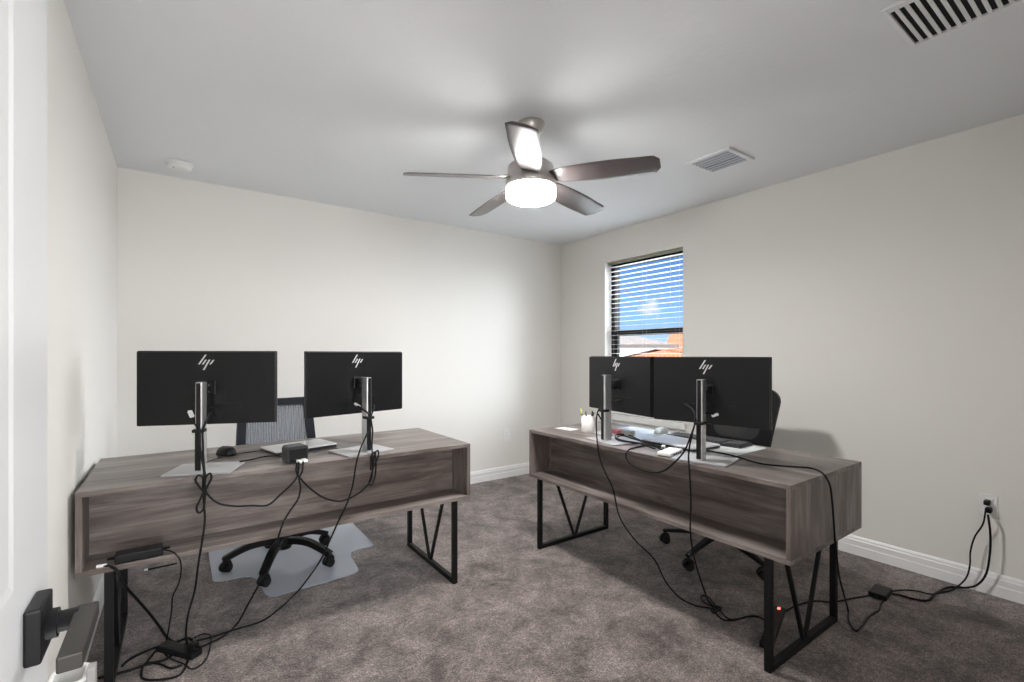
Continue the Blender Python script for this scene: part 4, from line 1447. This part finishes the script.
c = cord('display_cable', 'black cable sagging from the left monitor stand to the docking station', ['A'])
end_plug(c, CORDS['A'][0], (0.3, 1, 0.2), (0.022, 0.012, 0.035), 'black_plastic')
c = cord('power_cable', 'black cord hanging from the left-end monitor down past a tied coil to the floor', ['B', 'B1', 'B2', 'B3'], part_names=('tied_coil', 'tied_coil', 'tied_coil'))
end_plug(c, (0.046, 2.384, 0.992), (0.25, -0.9, -0.6), (0.016, 0.012, 0.038), 'white_plastic', label='white plug')
cord('power_cable', 'black cord dropping from the docking station in front of the chair base to the floor', ['C'])
c = cord('display_cable', 'black cable sagging from the docking station right to the coil below the right monitor', ['D', 'D1'], part_names=('tied_coil',))
c = cord('power_cable', 'black cord slanting from the right monitor of the left desk across the carpet', ['E'])
end_plug(c, (0.733, 2.37, 0.988), (0.6, -0.7, -0.45), (0.012, 0.010, 0.034), 'white_plastic', label='white plug')
cord('adapter_cable', 'thin black cord from the black adapter brick down to the loops on the floor', ['F'], 0.0028)
c = cord('power_cable', 'thick black cord with a white tie passing behind the left desk leg', ['G'], 0.0052)
end_plug(c, (-0.226, 2.272, 0.4695), (1, -0.1, 0), (0.012, 0.010, 0.030), 'white_plastic', 'cord_tie', 'white tie')
cord('floor_cable', 'black cord on the carpet running left of the tangle below the left desk, upper strand', ['H1'], 0.0050)
cord('floor_cable', 'black cord on the carpet running behind the left desk leg, lower strand', ['H2'], 0.0050)
cord('floor_cable', 'black cord making a wide loop on the carpet at the bottom of the tangle', ['H3', 'H4'], 0.0042, part_names=('loose_end',))
c = cord('power_cable', 'black cord hanging from the far monitor of the right desk to the floor', ['J'])
end_plug(c, (2.018, 1.812, 0.979), (1, -0.6, 0.1), (0.02, 0.012, 0.035), 'black_plastic')
cord('power_cable', 'black cord hanging straight from the nearer right monitor to a coil on the floor', ['K', 'K1'], part_names=('tied_coil',))
cord('floor_cable', 'short black cord on the carpet from the coil to the right desk leg', ['K2'])
c = cord('display_cable', 'black cable drooping in a wide loop over the right desk front', ['L'])
end_plug(c, CORDS['L'][0], (0.5, -0.6, 0.3), (0.018, 0.012, 0.03), 'white_plastic', label='white plug')
cord('display_cable', 'black bundled cables coiled on the right desk between stand and hub', ['M', 'M1', 'M2'], 0.0042, part_names=('coil_strand', 'coil_strand'))
cord('power_cable', 'long black cord crossing the right desk top and dropping over its end', ['N'])
cord('floor_cable', 'black cord on the carpet from power strip to the square adapter', ['O'], 0.0042)
c = cord('wall_cable', 'thinner black cord from the upper outlet socket on the right wall', ['P'], 0.0038)
end_plug(c, (3.416, 0.568, 0.475), (1, 0, 0.1), (0.024, 0.024, 0.036), 'black_plastic')
c = cord('wall_cable', 'thicker black cord from the lower outlet socket on the right wall', ['Q'], 0.0050)
end_plug(c, (3.416, 0.562, 0.437), (1, 0, 0.1), (0.026, 0.024, 0.036), 'black_plastic')
cord('mouse_cable', 'short black mouse cord running to the closed laptop', ['R'], 0.0022)
cord('mouse_cable', 'thin black cord behind the left monitor stand base', ['S'], 0.0020)
c = cord('display_cable', 'black cable lying on the left desk from stand base to docking station', ['T'], 0.0034)

# adapter bricks and power strips
def brick(name, label, loc, rz, size, group=None, led=False):
    t = thing(name, label, 'adapter', loc, rz, group)
    bm = B(); box(bm, (0, 0, size[2] / 2), size, 0.005)
    obj('case', bm, 'black_plastic', t)
    for s in (-1, 1):
        bm = B(); cyl(bm, (s * size[0] / 2, 0, size[2] / 2), (s * (size[0] / 2 + 0.022), 0, size[2] / 2), 0.006, 12, 0.0042)
        obj('strain_relief', bm, 'cord', t)
    return t
brick('power_adapter', 'black adapter brick on the lower ledge of the left desk', (-0.118, 2.292, DB + 0.019), R(1), (0.145, 0.062, 0.032), 'black adapters')
brick('power_adapter', 'square flat black adapter on the carpet beside the right desk', (2.955, 0.884, 0.0), R(4), (0.128, 0.075, 0.028), 'black adapters')
def strip(label, loc, rz, L, n):
    t = thing('power_strip', label, 'power strip', loc, rz, 'black power strips')
    bm = B(); box(bm, (0, 0, 0.0125), (L, 0.050, 0.025), 0.005)
    obj('case', bm, 'black_plastic', t)
    bm = B()
    for k in range(n):
        x = -L / 2 + 0.075 + k * (L - 0.11) / max(n - 1, 1)
        bx(bm, x - 0.012, x + 0.012, -0.012, 0.012, 0.0246, 0.0256)
    obj('sockets', bm, 'black_plastic', t)
    bm = B(); box(bm, (L / 2 - 0.028, 0, 0.026), (0.016, 0.012, 0.006), 0.001)
    sw = obj('switch', bm, 'red_led', t)
    sw['label'] = 'red lit switch'
    return t
s1 = strip('black power strip with red light lying by the right desk leg', (2.195, 1.055, 0.0), R(17), 0.37, 5)
s2 = strip('black power strip among the tangled cords below the left desk', (0.005, 2.40, 0.0), R(-52), 0.20, 3)
for lab, loc, rz in (('black plug standing in the far end of the right power strip', (2.035, 1.006, 0.0256), R(17)), ('black plug in the power strip of the left cord tangle', (0.052, 2.345, 0.0256), R(-52))):
    t = thing('power_plug', lab, 'plug', loc, rz, 'plugs in power strips')
    bm = B(); box(bm, (0, 0, 0.014), (0.034, 0.030, 0.028), 0.005)
    obj('plug_body', bm, 'black_plastic', t)
    bm = B(); cyl(bm, (0.015, 0, 0.018), (0.045, 0, 0.014), 0.006, 10, 0.004)
    obj('strain_relief', bm, 'cord', t)

# dropped pen behind the left desk
pn = thing('pen', 'dark pen with white end lying on the carpet under the left desk', 'pen', (-0.152, 3.42, 0.0))
bm = B(); cyl(bm, (0.012, 0, 0.0055), (0.150, 0, 0.0055), 0.0052, 12, 0.0040)
obj('barrel', bm, 'black_plastic', pn)
bm = B(); cyl(bm, (-0.004, 0, 0.0055), (0.014, 0, 0.0055), 0.0054, 12)
k = obj('cap', bm, 'white_plastic', pn)
k['label'] = 'white cap'
